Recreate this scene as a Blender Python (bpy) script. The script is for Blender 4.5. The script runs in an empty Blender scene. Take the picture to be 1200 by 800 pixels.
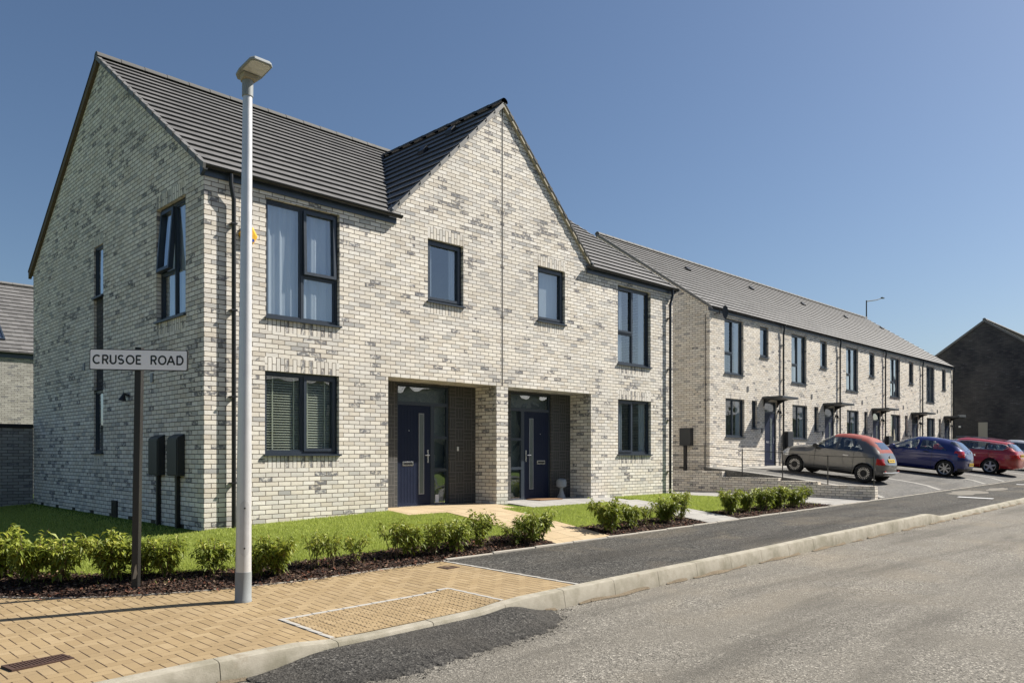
import bpy, bmesh, math, random
import numpy as np
from mathutils import Vector, Matrix
R = math.radians
sc = bpy.context.scene
C = bpy.data.collections.new('street'); sc.collection.children.link(C)
rnd = random.Random(7)

# ------------------------------------------------------------------ helpers
def tag(o, label=None, cat=None, group=None, kind=None):
    if label: o['label'] = label
    if cat: o['category'] = cat
    if group: o['group'] = group
    if kind: o['kind'] = kind
    return o

def empty(name, loc, label=None, cat=None, group=None, rz=0):
    o = bpy.data.objects.new(name, None); C.objects.link(o)
    o.location = loc; o.rotation_euler = (0, 0, rz); o.empty_display_size = .2
    return tag(o, label, cat, group)

class MB:
    def __init__(s, T=None): s.v = []; s.f = []; s.uv = []; s.m = []; s.T = T; s.mi = 0
    def face(s, pts, uv=None):
        n = len(s.v)
        s.v += [tuple(s.T(*p)) if s.T else tuple(p) for p in pts]
        s.f.append(tuple(range(n, n+len(pts)))); s.uv.append(uv); s.m.append(s.mi)
    def box(s, x0, x1, y0, y1, z0, z1):
        p = [(x0,y0,z0),(x1,y0,z0),(x1,y1,z0),(x0,y1,z0),(x0,y0,z1),(x1,y0,z1),(x1,y1,z1),(x0,y1,z1)]
        for q in ((0,3,2,1),(4,5,6,7),(0,1,5,4),(1,2,6,5),(2,3,7,6),(3,0,4,7)): s.face([p[i] for i in q])
    def prism(s, poly, f0, f1):
        a = [f0(*p) for p in poly]; b = [f1(*p) for p in poly]; n = len(poly)
        s.face(a[::-1]); s.face(b)
        for i in range(n): j = (i+1) % n; s.face([a[i], a[j], b[j], b[i]])
    def tube(s, pts, r, n=10, caps=True):
        rs = r if isinstance(r, (list, tuple)) else [r]*len(pts)
        P = [Vector(p) for p in pts]; rings = []; up = None
        for i, p in enumerate(P):
            d = (P[min(i+1, len(P)-1)] - P[max(i-1, 0)]).normalized()
            if up is None: up = Vector((0,0,1)) if abs(d.z) < .9 else Vector((1,0,0))
            a = d.cross(up).normalized(); b = a.cross(d).normalized(); up = b
            rings.append([p + (a*math.cos(t)+b*math.sin(t))*rs[i] for t in [2*math.pi*k/n for k in range(n)]])
        for i in range(len(P)-1):
            for k in range(n):
                j = (k+1) % n; s.face([rings[i][k], rings[i][j], rings[i+1][j], rings[i+1][k]])
        if caps: s.face(rings[0][::-1]); s.face(rings[-1])
    def build(s, name, mats, parent=None, smooth=False, weld=True, bevel=0, recalc=True):
        me = bpy.data.meshes.new(name); me.from_pydata(s.v, [], s.f)
        if not isinstance(mats, (list, tuple)): mats = [mats]
        for m in mats: me.materials.append(m)
        me.polygons.foreach_set('material_index', s.m)
        uvl = me.uv_layers.new(name='UVMap'); uvd = []
        V = s.v
        for f, uv in zip(s.f, s.uv):
            if uv: uvd += [c for q in uv for c in q]; continue
            p0, p1, p2 = Vector(V[f[0]]), Vector(V[f[1]]), Vector(V[f[2]])
            nn = (p1-p0).cross(p2-p0)
            if nn.length < 1e-12 and len(f) > 3: nn = (p2-p0).cross(Vector(V[f[3]])-p0)
            ax, ay, az = abs(nn.x), abs(nn.y), abs(nn.z)
            for i in f:
                x, y, z = V[i]
                if az > ax and az > ay: uvd += [x, y]
                elif ax > ay: uvd += [y+.1125, z]
                else: uvd += [x, z]
        uvl.data.foreach_set('uv', uvd)
        if weld or recalc:
            bm = bmesh.new(); bm.from_mesh(me)
            if weld: bmesh.ops.remove_doubles(bm, verts=bm.verts, dist=1e-5)
            if recalc: bmesh.ops.recalc_face_normals(bm, faces=bm.faces)
            bm.to_mesh(me); bm.free()
        if smooth:
            me.polygons.foreach_set('use_smooth', [True]*len(me.polygons))
            if smooth != 'all': me.set_sharp_from_angle(angle=R(40))
        o = bpy.data.objects.new(name, me); C.objects.link(o); o.parent = parent
        if bevel:
            b = o.modifiers.new('b', 'BEVEL'); b.width = bevel; b.segments = 2; b.limit_method = 'ANGLE'; b.angle_limit = R(40)
        return o

def copy_tree(o, parent=None):
    c = o.copy(); C.objects.link(c)
    if parent: c.parent = parent
    for ch in list(o.children): copy_tree(ch, c)
    return c

# ------------------------------------------------------------------ materials
class NT:
    def __init__(s, name):
        s.mat = bpy.data.materials.new(name); s.mat.use_nodes = True
        s.t = s.mat.node_tree; s.n = s.t.nodes; s.l = s.t.links
        s.b = s.n['Principled BSDF']; s.out = s.n['Material Output']
    def new(s, t, **k):
        n = s.n.new(t)
        for a, b in k.items(): setattr(n, a, b)
        return n
    def put(s, sock, v):
        if v is None: return
        if hasattr(v, 'is_linked') or isinstance(v, bpy.types.NodeSocket): s.l.new(v, sock)
        else:
            if sock.type == 'RGBA' and len(v) == 3: v = (*v, 1)
            sock.default_value = v
    def m(s, op, a, b=None, c=None):
        n = s.new('ShaderNodeMath', operation=op)
        for i, v in enumerate((a, b, c)):
            if v is not None: s.put(n.inputs[i], v)
        return n.outputs[0]
    def mix(s, f, a, b, blend='MIX'):
        n = s.new('ShaderNodeMix', data_type='RGBA', blend_type=blend)
        s.put(n.inputs[0], f); s.put(n.inputs[6], a); s.put(n.inputs[7], b); return n.outputs[2]
    def ramp(s, f, stops, const=False):
        n = s.new('ShaderNodeValToRGB'); e = n.color_ramp.elements
        if const: n.color_ramp.interpolation = 'CONSTANT'
        while len(e) < len(stops): e.new(.5)
        for el, (p, c) in zip(e, stops): el.position = p; el.color = (*c, 1) if len(c) == 3 else c
        s.put(n.inputs[0], f); return n.outputs[0]
    def rng(s, v, a, b, c=0., d=1., smooth=False):
        n = s.new('ShaderNodeMapRange'); n.interpolation_type = 'SMOOTHSTEP' if smooth else 'LINEAR'
        for i, q in enumerate((v, a, b, c, d)): s.put(n.inputs[i], q)
        return n.outputs[0]
    def noise(s, vec, scale, detail=3, rough=.55, out='Fac', dist=0):
        n = s.new('ShaderNodeTexNoise'); s.put(n.inputs['Vector'], vec)
        n.inputs['Scale'].default_value = scale; n.inputs['Detail'].default_value = detail
        n.inputs['Roughness'].default_value = rough; n.inputs['Distortion'].default_value = dist
        return n.outputs[out]
    def vor(s, vec, scale, feature='F1', out='Distance', rand=1):
        n = s.new('ShaderNodeTexVoronoi', feature=feature); s.put(n.inputs['Vector'], vec)
        n.inputs['Scale'].default_value = scale; n.inputs['Randomness'].default_value = rand
        return n.outputs[out]
    def white(s, x, y):
        c = s.new('ShaderNodeCombineXYZ'); s.put(c.inputs[0], x); s.put(c.inputs[1], y)
        w = s.new('ShaderNodeTexWhiteNoise', noise_dimensions='2D'); s.l.new(c.outputs[0], w.inputs['Vector'])
        return w.outputs['Value'], w.outputs['Color']
    def coord(s, k='Object'): return s.new('ShaderNodeTexCoord').outputs[k]
    def uv(s):
        x = s.new('ShaderNodeSeparateXYZ'); s.l.new(s.coord('UV'), x.inputs[0]); return x.outputs[0], x.outputs[1]
    def sep(s, v):
        x = s.new('ShaderNodeSeparateXYZ'); s.l.new(v, x.inputs[0]); return x.outputs
    def comb(s, x, y, z=0.):
        c = s.new('ShaderNodeCombineXYZ'); s.put(c.inputs[0], x); s.put(c.inputs[1], y); s.put(c.inputs[2], z); return c.outputs[0]
    def bump(s, h, dist=.01, strength=1.):
        n = s.new('ShaderNodeBump'); s.put(n.inputs['Height'], h); n.inputs['Distance'].default_value = dist
        n.inputs['Strength'].default_value = strength; s.l.new(n.outputs[0], s.b.inputs['Normal'])
    def fin(s, col=None, rough=.8, metal=0., spec=.5, coat=0.):
        s.put(s.b.inputs['Base Color'], col); s.put(s.b.inputs['Roughness'], rough); s.put(s.b.inputs['Metallic'], metal)
        s.b.inputs['Specular IOR Level'].default_value = spec; s.b.inputs['Coat Weight'].default_value = coat
        s.b.inputs['Coat Roughness'].default_value = .03
        return s.mat

def brick_mat(name, stops, mortar, smudge, smudge_amt=.8, bump=.012, streak=.35):
    N = NT(name); u, v = N.uv()
    wob = N.noise(N.comb(u, v), 9, 2, .5, 'Color'); w = N.sep(wob)
    ud = N.m('ADD', u, N.m('MULTIPLY', N.m('SUBTRACT', w[0], .5), .012))
    vd = N.m('ADD', v, N.m('MULTIPLY', N.m('SUBTRACT', w[1], .5), .010))
    rv = N.m('DIVIDE', vd, .075); row = N.m('FLOOR', rv)
    par = N.m('FLOORED_MODULO', row, 2.)
    cu = N.m('ADD', N.m('DIVIDE', ud, .225), N.m('MULTIPLY', par, .5)); col = N.m('FLOOR', cu)
    fu = N.m('MULTIPLY', N.m('FRACT', cu), .225); fv = N.m('MULTIPLY', N.m('FRACT', rv), .075)
    eu = N.m('MINIMUM', fu, N.m('SUBTRACT', .225, fu)); ev = N.m('MINIMUM', fv, N.m('SUBTRACT', .075, fv))
    e = N.m('SMOOTH_MIN', eu, ev, .006)
    rag = N.noise(N.comb(u, v), 70, 3, .6)
    e2 = N.m('ADD', e, N.m('MULTIPLY', N.m('SUBTRACT', rag, .5), .004))
    mask = N.rng(e2, .0038, .0068, 0., 1., True)
    r1, c1 = N.white(col, row); cs = N.sep(c1)
    big = N.noise(N.comb(u, v), .7, 2)
    tone = N.ramp(r1, stops)
    tone = N.mix(N.rng(N.noise(N.comb(N.m('MULTIPLY', u, .6), v), 26, 4, .65), .35, .75, 0., streak), tone, tuple(c*.66 for c in stops[0][1]))
    # burnt dark faces on some bricks
    p = N.m('GREATER_THAN', N.m('ADD', cs[1], N.m('MULTIPLY', N.m('SUBTRACT', big, .5), .55)), smudge)
    sm = N.rng(N.noise(N.comb(u, N.m('MULTIPLY', v, 1.6)), 13, 3, .6), .36, .56, 0., 1., True)
    tone = N.mix(N.m('MULTIPLY', N.m('MULTIPLY', p, sm), smudge_amt), tone, (.150, .152, .170))
    mc = N.mix(N.noise(N.comb(u, v), 3, 3), tuple(c*.8 for c in mortar), tuple(c*1.2 for c in mortar))
    colr = N.mix(mask, mc, tone)
    colr = N.mix(N.rng(N.noise(N.comb(u, v), 1.1, 4, .6), .45, .8, 0., .22), colr, (.20, .19, .17))
    colr = N.mix(N.rng(N.noise(N.comb(u, v), .33, 3, .5), .42, .62, 0., .15), colr, (.34,.315,.28))
    h = N.m('ADD', N.m('MULTIPLY', mask, 1.), N.m('MULTIPLY', N.noise(N.comb(u, v), 55, 4, .7), .28))
    h = N.m('ADD', h, N.m('MULTIPLY', cs[2], .25))
    N.bump(h, bump, .9)
    return N.fin(colr, .92, spec=.25)

CREAM = [(0, (.66,.60,.515)), (.16, (.79,.73,.64)), (.42, (.87,.82,.735)), (.58, (.68,.64,.585)), (.80, (.87,.83,.765)), (.94, (.58,.56,.525)), (1., (.42,.415,.41))]
M = {}
M['brick'] = brick_mat('pale_brick', CREAM, (.14,.112,.086), .912, .9, .012, .20)
M['brick_t'] = brick_mat('terrace_brick', [(p, (c[0]*.96, c[1]*.945, c[2]*.92)) for p, c in CREAM], (.135,.108,.084), .955, .9, .012, .20)
M['brick_g'] = brick_mat('grey_brick', [(0, (.30,.285,.265)), (.5, (.39,.375,.35)), (1, (.47,.45,.42))], (.12,.11,.10), .88)
M['brick_d'] = brick_mat('dark_brick', [(0, (.042,.042,.050)), (.5, (.062,.061,.068)), (1, (.085,.082,.086))], (.030,.030,.033), .97, .5)

def basket_mat():
    N = NT('basket_weave_tile'); u, v = N.uv(); S = .225
    a = N.m('DIVIDE', u, S); b = N.m('DIVIDE', v, S)
    par = N.m('FLOORED_MODULO', N.m('ADD', N.m('FLOOR', a), N.m('FLOOR', b)), 2.)
    fa = N.m('FRACT', a); fb = N.m('FRACT', b)
    w = N.m('ADD', N.m('MULTIPLY', fa, par), N.m('MULTIPLY', fb, N.m('SUBTRACT', 1., par)))
    q = N.m('FRACT', N.m('MULTIPLY', w, 3.)); e = N.m('MULTIPLY', N.m('MINIMUM', q, N.m('SUBTRACT', 1., q)), S/3)
    ec = N.m('MULTIPLY', N.m('MINIMUM', N.m('MINIMUM', fa, N.m('SUBTRACT', 1., fa)), N.m('MINIMUM', fb, N.m('SUBTRACT', 1., fb))), S)
    mask = N.rng(N.m('MINIMUM', e, ec), .003, .006, 0., 1., True)
    tone = N.mix(N.noise(N.comb(u, v), 12, 4), (.050,.050,.050), (.082,.081,.079))
    N.bump(mask, .006, .7)
    return N.fin(N.mix(mask, (.155,.15,.143), tone), .75, spec=.3)
M['basket'] = basket_mat()

def tile_mat(name, base, g=.335, w=.33):
    N = NT(name); u, v = N.uv()
    row = N.m('FLOOR', N.m('DIVIDE', N.m('ADD', v, .001), g)); par = N.m('FLOORED_MODULO', row, 2.)
    cu = N.m('ADD', N.m('DIVIDE', u, w), N.m('MULTIPLY', par, .5)); col = N.m('FLOOR', cu)
    fu = N.m('MULTIPLY', N.m('FRACT', cu), w); e = N.m('MINIMUM', fu, N.m('SUBTRACT', w, fu))
    mask = N.rng(e, .002, .0045)
    r1, c1 = N.white(col, row)
    t = N.mix(r1, tuple(c*.82 for c in base), tuple(c*1.18 for c in base))
    t = N.mix(N.rng(N.noise(N.comb(u, v), 5, 4, .6), .3, .8, 0., .35), t, tuple(c*.65 for c in base))
    N.bump(N.m('ADD', N.m('MULTIPLY', mask, .6), N.m('MULTIPLY', N.noise(N.comb(u, v), 60, 3), .15)), .006, .8)
    return N.fin(N.mix(mask, tuple(c*.3 for c in base), t), .62, spec=.45)
M['tile'] = tile_mat('grey_roof_tile', (.140,.136,.133))
M['tile_edge_shaded'] = tile_mat('roof_tile_edge_shaded', (.025,.025,.026))  # tile colour darkened to paint in the shade of down-facing course edges

def plain(name, col, rough=.5, metal=0., spec=.5, var=.12, scale=20, bump=0, coat=0.):
    N = NT(name); c = N.coord()
    f = N.noise(c, scale, 4, .6)
    k = N.mix(f, tuple(x*(1-var) for x in col), tuple(min(1, x*(1+var)) for x in col))
    if bump: N.bump(f, bump, .6)
    return N.fin(k, N.rng(f, 0., 1., rough*.85, min(1, rough*1.15)), metal, spec, coat)
M['frame'] = plain('anthracite_frame', (.026,.037,.054), .38, var=.06)
M['fascia'] = plain('dark_fascia', (.040,.056,.085), .38, var=.06, scale=4)
M['gutter'] = plain('black_gutter', (.012,.013,.015), .35)
M['navy'] = plain('navy_door', (.010,.016,.040), .5, spec=.2, var=.08, scale=6)
M['chrome'] = plain('brushed_steel', (.60,.60,.60), .28, 1.)
M['white'] = plain('white_plastic', (.78,.78,.77), .45, var=.03)
M['mastic'] = plain('movement_joint', (.05,.045,.04), .8)
M['ridge'] = plain('ridge_tile', (.085,.083,.08), .75, var=.2)
M['sand'] = plain('mortar_verge', (.42,.37,.28), .9, bump=.004, var=.2)
M['greycap'] = plain('grey_verge_cap', (.15,.147,.143), .6, var=.15)
M['brown'] = plain('brown_undercloak', (.11,.085,.055), .85, var=.2)
M['blackmetal'] = plain('black_metal', (.014,.014,.015), .42)
M['meter'] = plain('meter_box_plastic', (.020,.023,.027), .45, var=.1)
M['canopy'] = plain('canopy_grey', (.045,.052,.058), .4, var=.1)
M['yellow'] = plain('yellow_alarm_case', (.75,.42,.02), .35, var=.05)
M['blue'] = plain('blue_alarm_strip', (.02,.06,.35), .3)
M['lead'] = plain('lead_valley', (.22,.24,.27), .45, var=.2)
M['concrete'] = plain('pale_concrete', (.38,.365,.335), .9, bump=.003, var=.12, scale=9)
M['strip'] = plain('weathered_concrete', (.27,.26,.24), .92, bump=.003, var=.15, scale=9)
M['edging'] = plain('concrete_edging', (.40,.37,.32), .92, bump=.004, var=.22, scale=14)
M['mat_'] = plain('coir_doormat', (.22,.12,.055), .95, var=.3, scale=60, bump=.006)
M['panel'] = plain('pale_panel', (.42,.39,.33), .9, var=.1)
M['rust'] = plain('rusty_iron', (.075,.042,.032), .85, .3, var=.45, scale=30, bump=.004)
M['ornament'] = plain('pale_grey_resin', (.22,.25,.28), .6, var=.1)
M['room'] = plain('dark_interior', (.05,.048,.045), .9)
M['blind'] = plain('cream_blind_slat', (.66,.66,.50), .55, var=.05)
M['rubber'] = plain('tyre_rubber', (.014,.014,.014), .85)
M['under'] = plain('car_underside', (.010,.010,.010), .9)
M['plastic'] = plain('car_black_plastic', (.018,.018,.019), .6)

def curtain_mat():
    N = NT('sheer_curtain'); x = N.coord('UV'); u, v = N.uv()
    f = N.noise(N.comb(u, N.m('MULTIPLY', v, .15)), 14, 3)
    col = N.mix(f, (.66,.71,.78), (.88,.90,.92))
    tr = N.new('ShaderNodeBsdfTranslucent'); N.put(tr.inputs[0], col)
    N.fin(col, .9, spec=.1)
    mx = N.new('ShaderNodeMixShader'); mx.inputs[0].default_value = .35
    N.l.new(N.b.outputs[0], mx.inputs[1]); N.l.new(tr.outputs[0], mx.inputs[2]); N.l.new(mx.outputs[0], N.out.inputs[0])
    return N.mat
M['curtain'] = curtain_mat()

def glass_mat(name, tint, base=.13, mul=2.2, wav=.0015):
    N = NT(name)
    gm = N.new('ShaderNodeNewGeometry'); dt = N.new('ShaderNodeVectorMath', operation='DOT_PRODUCT')
    N.l.new(gm.outputs['Normal'], dt.inputs[0]); N.l.new(gm.outputs['Incoming'], dt.inputs[1])
    fr = N.m('POWER', N.m('SUBTRACT', 1., N.m('ABSOLUTE', dt.outputs['Value'])), 5.)
    fac = N.m('MINIMUM', N.m('ADD', N.m('MULTIPLY', N.m('ADD', N.m('MULTIPLY', fr, .96), .04), mul), base), 1.)
    gl = N.new('ShaderNodeBsdfGlossy'); gl.inputs['Roughness'].default_value = .0; gl.inputs['Color'].default_value = (.9,.95,1,1)
    tr = N.new('ShaderNodeBsdfTransparent'); tr.inputs[0].default_value = (*tint, 1)
    b = N.new('ShaderNodeBump'); N.put(b.inputs['Height'], N.noise(N.coord(), 1.6, 1)); b.inputs['Distance'].default_value = wav*6
    N.l.new(b.outputs[0], gl.inputs['Normal'])
    mx = N.new('ShaderNodeMixShader'); N.l.new(fac, mx.inputs[0]); N.l.new(tr.outputs[0], mx.inputs[1]); N.l.new(gl.outputs[0], mx.inputs[2])
    N.l.new(mx.outputs[0], N.out.inputs[0]); N.n.remove(N.b); return N.mat
M['glass'] = glass_mat('window_glass', (.86,.91,.93))
M['carglass'] = glass_mat('car_glass', (.80,.85,.85), .08, 1.6, 0)
M['frost'] = plain('frosted_glass', (.10,.125,.125), .25, spec=.8, var=.25, scale=3)

# ------------------------------------------------------------------ terrain
def ss(a, b, x):
    t = min(1, max(0, (x-a)/(b-a))); return t*t*(3-2*t)
def clampx(x): return min(60, max(-30, x))
def zr(x, y=0):                          # road
    return -.688 + .0123*clampx(x)
def kz(x):                               # kerb top
    x = clampx(x); return -.50 + .015*x - .13*ss(13.8, 15.2, x) - .05*ss(-1.9, -1.2, x)*(1-ss(.2, .9, x))
def zb(x): return -.46 + .012*clampx(x) - .022*min(3, max(0, -x-1))
def zh(x):
    if x < 0: return -.14
    return -.12 + .12*min(1, x/3.4) if x < 12.4 else max(-.18, -.07*(x-12.4))
def G(x, y):                             # lawns, beds, paths round the pair of houses
    d = math.hypot(min(x, 0), min(y, 0)); a = zh(x); b = zb(x)
    return a + (b-a)*min(1, d/3.4)**1.3
def zp(x, y):                            # pavement
    t = min(1, max(0, (y+5.85)/2.4)); return kz(x)*(1-t) + zb(x)*t
def zpark(x, y):
    t = min(1, max(0, (y+3.4)/5.67)); return zb(x) + (.60-zb(x))*t**.6

def grid_sheet(name, mat, fn, nu, nv, zoff=0, kind='structure', parent=None, thick=0, smooth=True):
    """fn(i/nu, j/nv) -> (x,y,z)"""
    mb = MB(); P = [[fn(i/nu, j/nv) for j in range(nv+1)] for i in range(nu+1)]
    P = [[(x, y, z+zoff) for x, y, z in r] for r in P]
    for i in range(nu):
        for j in range(nv):
            q = [P[i][j], P[i+1][j], P[i+1][j+1], P[i][j+1]]
            mb.face(q, [(a[0], a[1]) for a in q])
    if thick:
        b = [P[i][0] for i in range(nu+1)] + [P[nu][j] for j in range(1, nv+1)] + [P[i][nv] for i in range(nu-1, -1, -1)] + [P[0][j] for j in range(nv-1, 0, -1)]
        for k in range(len(b)):
            p, q = b[k], b[(k+1) % len(b)]
            mb.face([p, (p[0], p[1], p[2]-thick), (q[0], q[1], q[2]-thick), q])
    o = mb.build(name, mat, parent, smooth=False)
    for p in o.data.polygons:
        if p.normal.z < -.5: pass
    if kind: tag(o, kind=kind)
    return o

# ground materials
def asphalt(name, lo, hi, patch, stone=.0, bumpd=.006, vs=75, stain=(.30,.24,.16), staina=.25):
    N = NT(name); c = N.coord()
    sp = N.vor(c, vs, out='Color'); s = N.sep(sp)
    f = N.noise(c, 160, 3, .7)
    col = N.mix(s[0], lo, hi)
    col = N.mix(N.rng(s[1], .82, .95), col, tuple(min(1, k*1.9) for k in hi))
    col = N.mix(N.rng(s[2], .84, .92), col, tuple(k*.42 for k in lo))
    col = N.mix(N.rng(N.noise(c, 1.1, 5, .6), .40, .70, 0., .75), col, patch)
    col = N.mix(N.rng(N.noise(c, .35, 4, .55, dist=.6), .52, .72, 0., staina), col, stain)
    q = N.sep(c); st = N.noise(N.comb(N.m('MULTIPLY', q[0], .22), N.m('MULTIPLY', q[1], 1.6)), 1.0, 4, .6)
    col = N.mix(N.rng(st, .48, .66, 0., .55), col, tuple(k*.62 for k in lo))
    col = N.mix(N.rng(N.noise(c, 2.6, 6, .75), .64, .72, 0., .45), col, tuple(k*.5 for k in lo))
    h = N.m('ADD', N.vor(c, vs), N.m('MULTIPLY', f, .8))
    N.bump(N.m('ADD', h, N.m('MULTIPLY', N.noise(c, 7, 3), .8)), bumpd, .9)
    return N.fin(col, .93, spec=.25)
M['road'] = asphalt('road_asphalt', (.125,.116,.100), (.235,.219,.190), (.165,.151,.127))
M['tarmac'] = asphalt('footway_tarmac', (.034,.033,.031), (.095,.091,.083), (.088,.080,.069), bumpd=.012, vs=42, staina=.3)
M['parking'] = asphalt('parking_tarmac', (.095,.092,.088), (.15,.147,.14), (.16,.153,.142), vs=60, staina=.1)
M['patch'] = asphalt('fresh_tarmac', (.026,.025,.024), (.085,.081,.074), (.062,.057,.050), bumpd=.008, vs=62, staina=.5)

def herring_mat():
    N = NT('buff_block_paving'); u, v = N.uv(); S = .1
    a = N.m('DIVIDE', u, S); b = N.m('DIVIDE', v, S); i = N.m('FLOOR', a); j = N.m('FLOOR', b)
    t = N.m('FLOORED_MODULO', N.m('SUBTRACT', i, j), 4.)
    fa = N.m('FRACT', a); fb = N.m('FRACT', b)
    def is_(k): return N.m('COMPARE', t, float(k), .1)
    eR = N.m('ADD', N.m('SUBTRACT', 1., fa), is_(0)); eL = N.m('ADD', fa, is_(1))
    eB = N.m('ADD', fb, is_(2)); eT = N.m('ADD', N.m('SUBTRACT', 1., fb), is_(3))
    ex = N.m('MULTIPLY', N.m('MINIMUM', eR, eL), S); ey = N.m('MULTIPLY', N.m('MINIMUM', eB, eT), S)
    jn = N.noise(N.comb(u, v), 30, 3)
    mx = N.rng(N.m('ADD', ex, N.m('MULTIPLY', N.m('SUBTRACT', jn, .5), .004)), .0034, .0062, 0., 1., True)  # joints across the sun drawn wide and dark, their shade painted in
    my = N.rng(ey, .0006, .0016, .25, 1., True)  # joints along the sun kept faint in the colour, as if lit
    mask = N.m('MULTIPLY', mx, my)
    # block id
    bi = N.m('SUBTRACT', i, is_(1)); bj = N.m('ADD', j, is_(3))
    r, cc = N.white(bi, bj); cs = N.sep(cc)
    col = N.ramp(r, [(0, (.25,.175,.085)), (.5, (.30,.215,.110)), (1, (.35,.26,.145))])
    col = N.mix(N.rng(N.noise(N.comb(u, v), 1.3, 4, .6), .35, .75, 0., .6), col, (.215,.155,.085))
    col = N.mix(N.rng(N.noise(N.comb(u, v), 180, 2, .7), .3, .8, 0., .45), col, (.42,.325,.21))
    col = N.mix(N.rng(N.noise(N.comb(u, v), 6, 5, .7), .62, .8, 0., .45), col, (.22,.15,.09))
    jc = N.mix(N.rng(N.noise(N.comb(u, v), 4, 3), .45, .6), (.045,.028,.018), (.15,.10,.06))
    N.bump(N.m('ADD', mask, N.m('ADD', N.m('MULTIPLY', cs[1], .15), N.m('MULTIPLY', N.noise(N.comb(u, v), 200, 2), .12))), .008, .9)
    return N.fin(N.mix(mask, jc, col), .9, spec=.25)
M['paving'] = herring_mat()

def slab_mat(name, c0, c1, size):
    N = NT(name); u, v = N.uv()
    a = N.m('DIVIDE', u, size); b = N.m('DIVIDE', v, size)
    fa = N.m('FRACT', a); fb = N.m('FRACT', b)
    e = N.m('MULTIPLY', N.m('MINIMUM', N.m('MINIMUM', fa, N.m('SUBTRACT', 1., fa)), N.m('MINIMUM', fb, N.m('SUBTRACT', 1., fb))), size)
    mask = N.rng(e, .003, .007, 0., 1.)
    r, _ = N.white(N.m('FLOOR', a), N.m('FLOOR', b))
    col = N.mix(r, c0, c1); col = N.mix(N.rng(N.noise(N.comb(u, v), 3, 5, .6), .4, .8, 0., .4), col, tuple(k*.7 for k in c0))
    N.bump(N.m('ADD', mask, N.m('MULTIPLY', N.noise(N.comb(u, v), 90, 3), .2)), .005, .7)
    return N.fin(N.mix(mask, tuple(k*.35 for k in c0), col), .9, spec=.25)
M['buff'] = slab_mat('buff_slabs', (.42,.325,.205), (.47,.37,.24), .45)
M['greyslab'] = slab_mat('grey_slabs', (.30,.29,.275), (.36,.35,.33), .45)

def kerb_mat():
    N = NT('kerb_concrete'); c = N.coord(); s = N.sep(c)
    col = N.mix(N.noise(c, 12, 4, .6), (.28,.255,.205), (.42,.39,.325))
    col = N.mix(N.rng(N.noise(c, 2.2, 5, .65), .44, .66, 0., .85), col, (.20,.185,.135))
    col = N.mix(N.rng(N.noise(c, 5, 5, .7), .60, .72, 0., .6), col, (.20,.16,.11))
    N.bump(N.noise(c, 90, 4, .7), .004, .8)
    return N.fin(col, .92, spec=.25)
M['kerb'] = kerb_mat()
def dirt_mat():
    N = NT('sandy_dirt'); c = N.coord()
    col = N.mix(N.noise(c, 35, 5, .7), (.13,.10,.07), (.30,.25,.18))
    N.bump(N.noise(c, 80, 4, .7), .02, 1.); return N.fin(col, .97, spec=.1)
M['dirt'] = dirt_mat()
M['sandy'] = plain('pale_sandy_dust', (.155,.14,.115), .95, bump=.004, var=.35, scale=5)
def soil_mat():
    N = NT('bark_mulch'); c = N.coord()
    v = N.vor(c, 45, out='Color'); s = N.sep(v)
    col = N.mix(s[0], (.022,.013,.010), (.085,.052,.040)); col = N.mix(N.m('GREATER_THAN', s[1], .9), col, (.20,.13,.085))
    N.bump(N.vor(c, 45), .02, 1.); return N.fin(col, .95, spec=.15)
M['mulch'] = soil_mat()
def turf_mat():
    N = NT('lawn_turf'); c = N.coord()
    col = N.mix(N.noise(c, 60, 4, .7), (.08,.13,.012), (.16,.23,.035))
    N.bump(N.noise(c, 90, 4, .7), .03, 1.); return N.fin(col, .95, spec=.1)
M['turf'] = turf_mat()
def leafy(name, cols, scale=6, trans=.4, rough=.5):
    N = NT(name); a = N.new('ShaderNodeAttribute'); a.attribute_name = 'tint'; c = N.coord()
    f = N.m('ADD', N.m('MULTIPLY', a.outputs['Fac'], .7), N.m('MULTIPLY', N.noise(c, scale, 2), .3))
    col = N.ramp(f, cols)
    N.fin(col, rough, spec=.35)
    tr = N.new('ShaderNodeBsdfTranslucent'); N.put(tr.inputs[0], N.mix(.35, col, (.32,.38,.06)))
    mx = N.new('ShaderNodeMixShader'); mx.inputs[0].default_value = trans
    N.l.new(N.b.outputs[0], mx.inputs[1]); N.l.new(tr.outputs[0], mx.inputs[2]); N.l.new(mx.outputs[0], N.out.inputs[0]); return N.mat
M['grass'] = leafy('grass_blade', [(0, (.21,.26,.05)), (.5, (.42,.49,.115)), (.85, (.58,.61,.22)), (1, (.66,.60,.36))], 1.2, .45, .6)
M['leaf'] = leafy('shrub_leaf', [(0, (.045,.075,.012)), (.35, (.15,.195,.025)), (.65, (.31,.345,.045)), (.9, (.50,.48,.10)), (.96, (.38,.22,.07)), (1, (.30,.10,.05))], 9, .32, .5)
M['stem'] = plain('shrub_stem', (.13,.085,.05), .8, var=.3)

# --- ground sheets
def big():
    mb = MB(); mb.face([(-700,-700,-1.3),(700,-700,-1.3),(700,700,-1.3),(-700,700,-1.3)])
    return tag(mb.build('ground', M['turf']), kind='structure')
big()
grid_sheet('road', M['road'], lambda a, b: (-40+150*a, -13.4+7.6*b, zr(-40+150*a)), 60, 4)
grid_sheet('side_road', M['road'], lambda a, b: (-14+7.6*a, -5.85+60*b, zr(-14+7.6*a)+.004), 4, 10)
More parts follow.
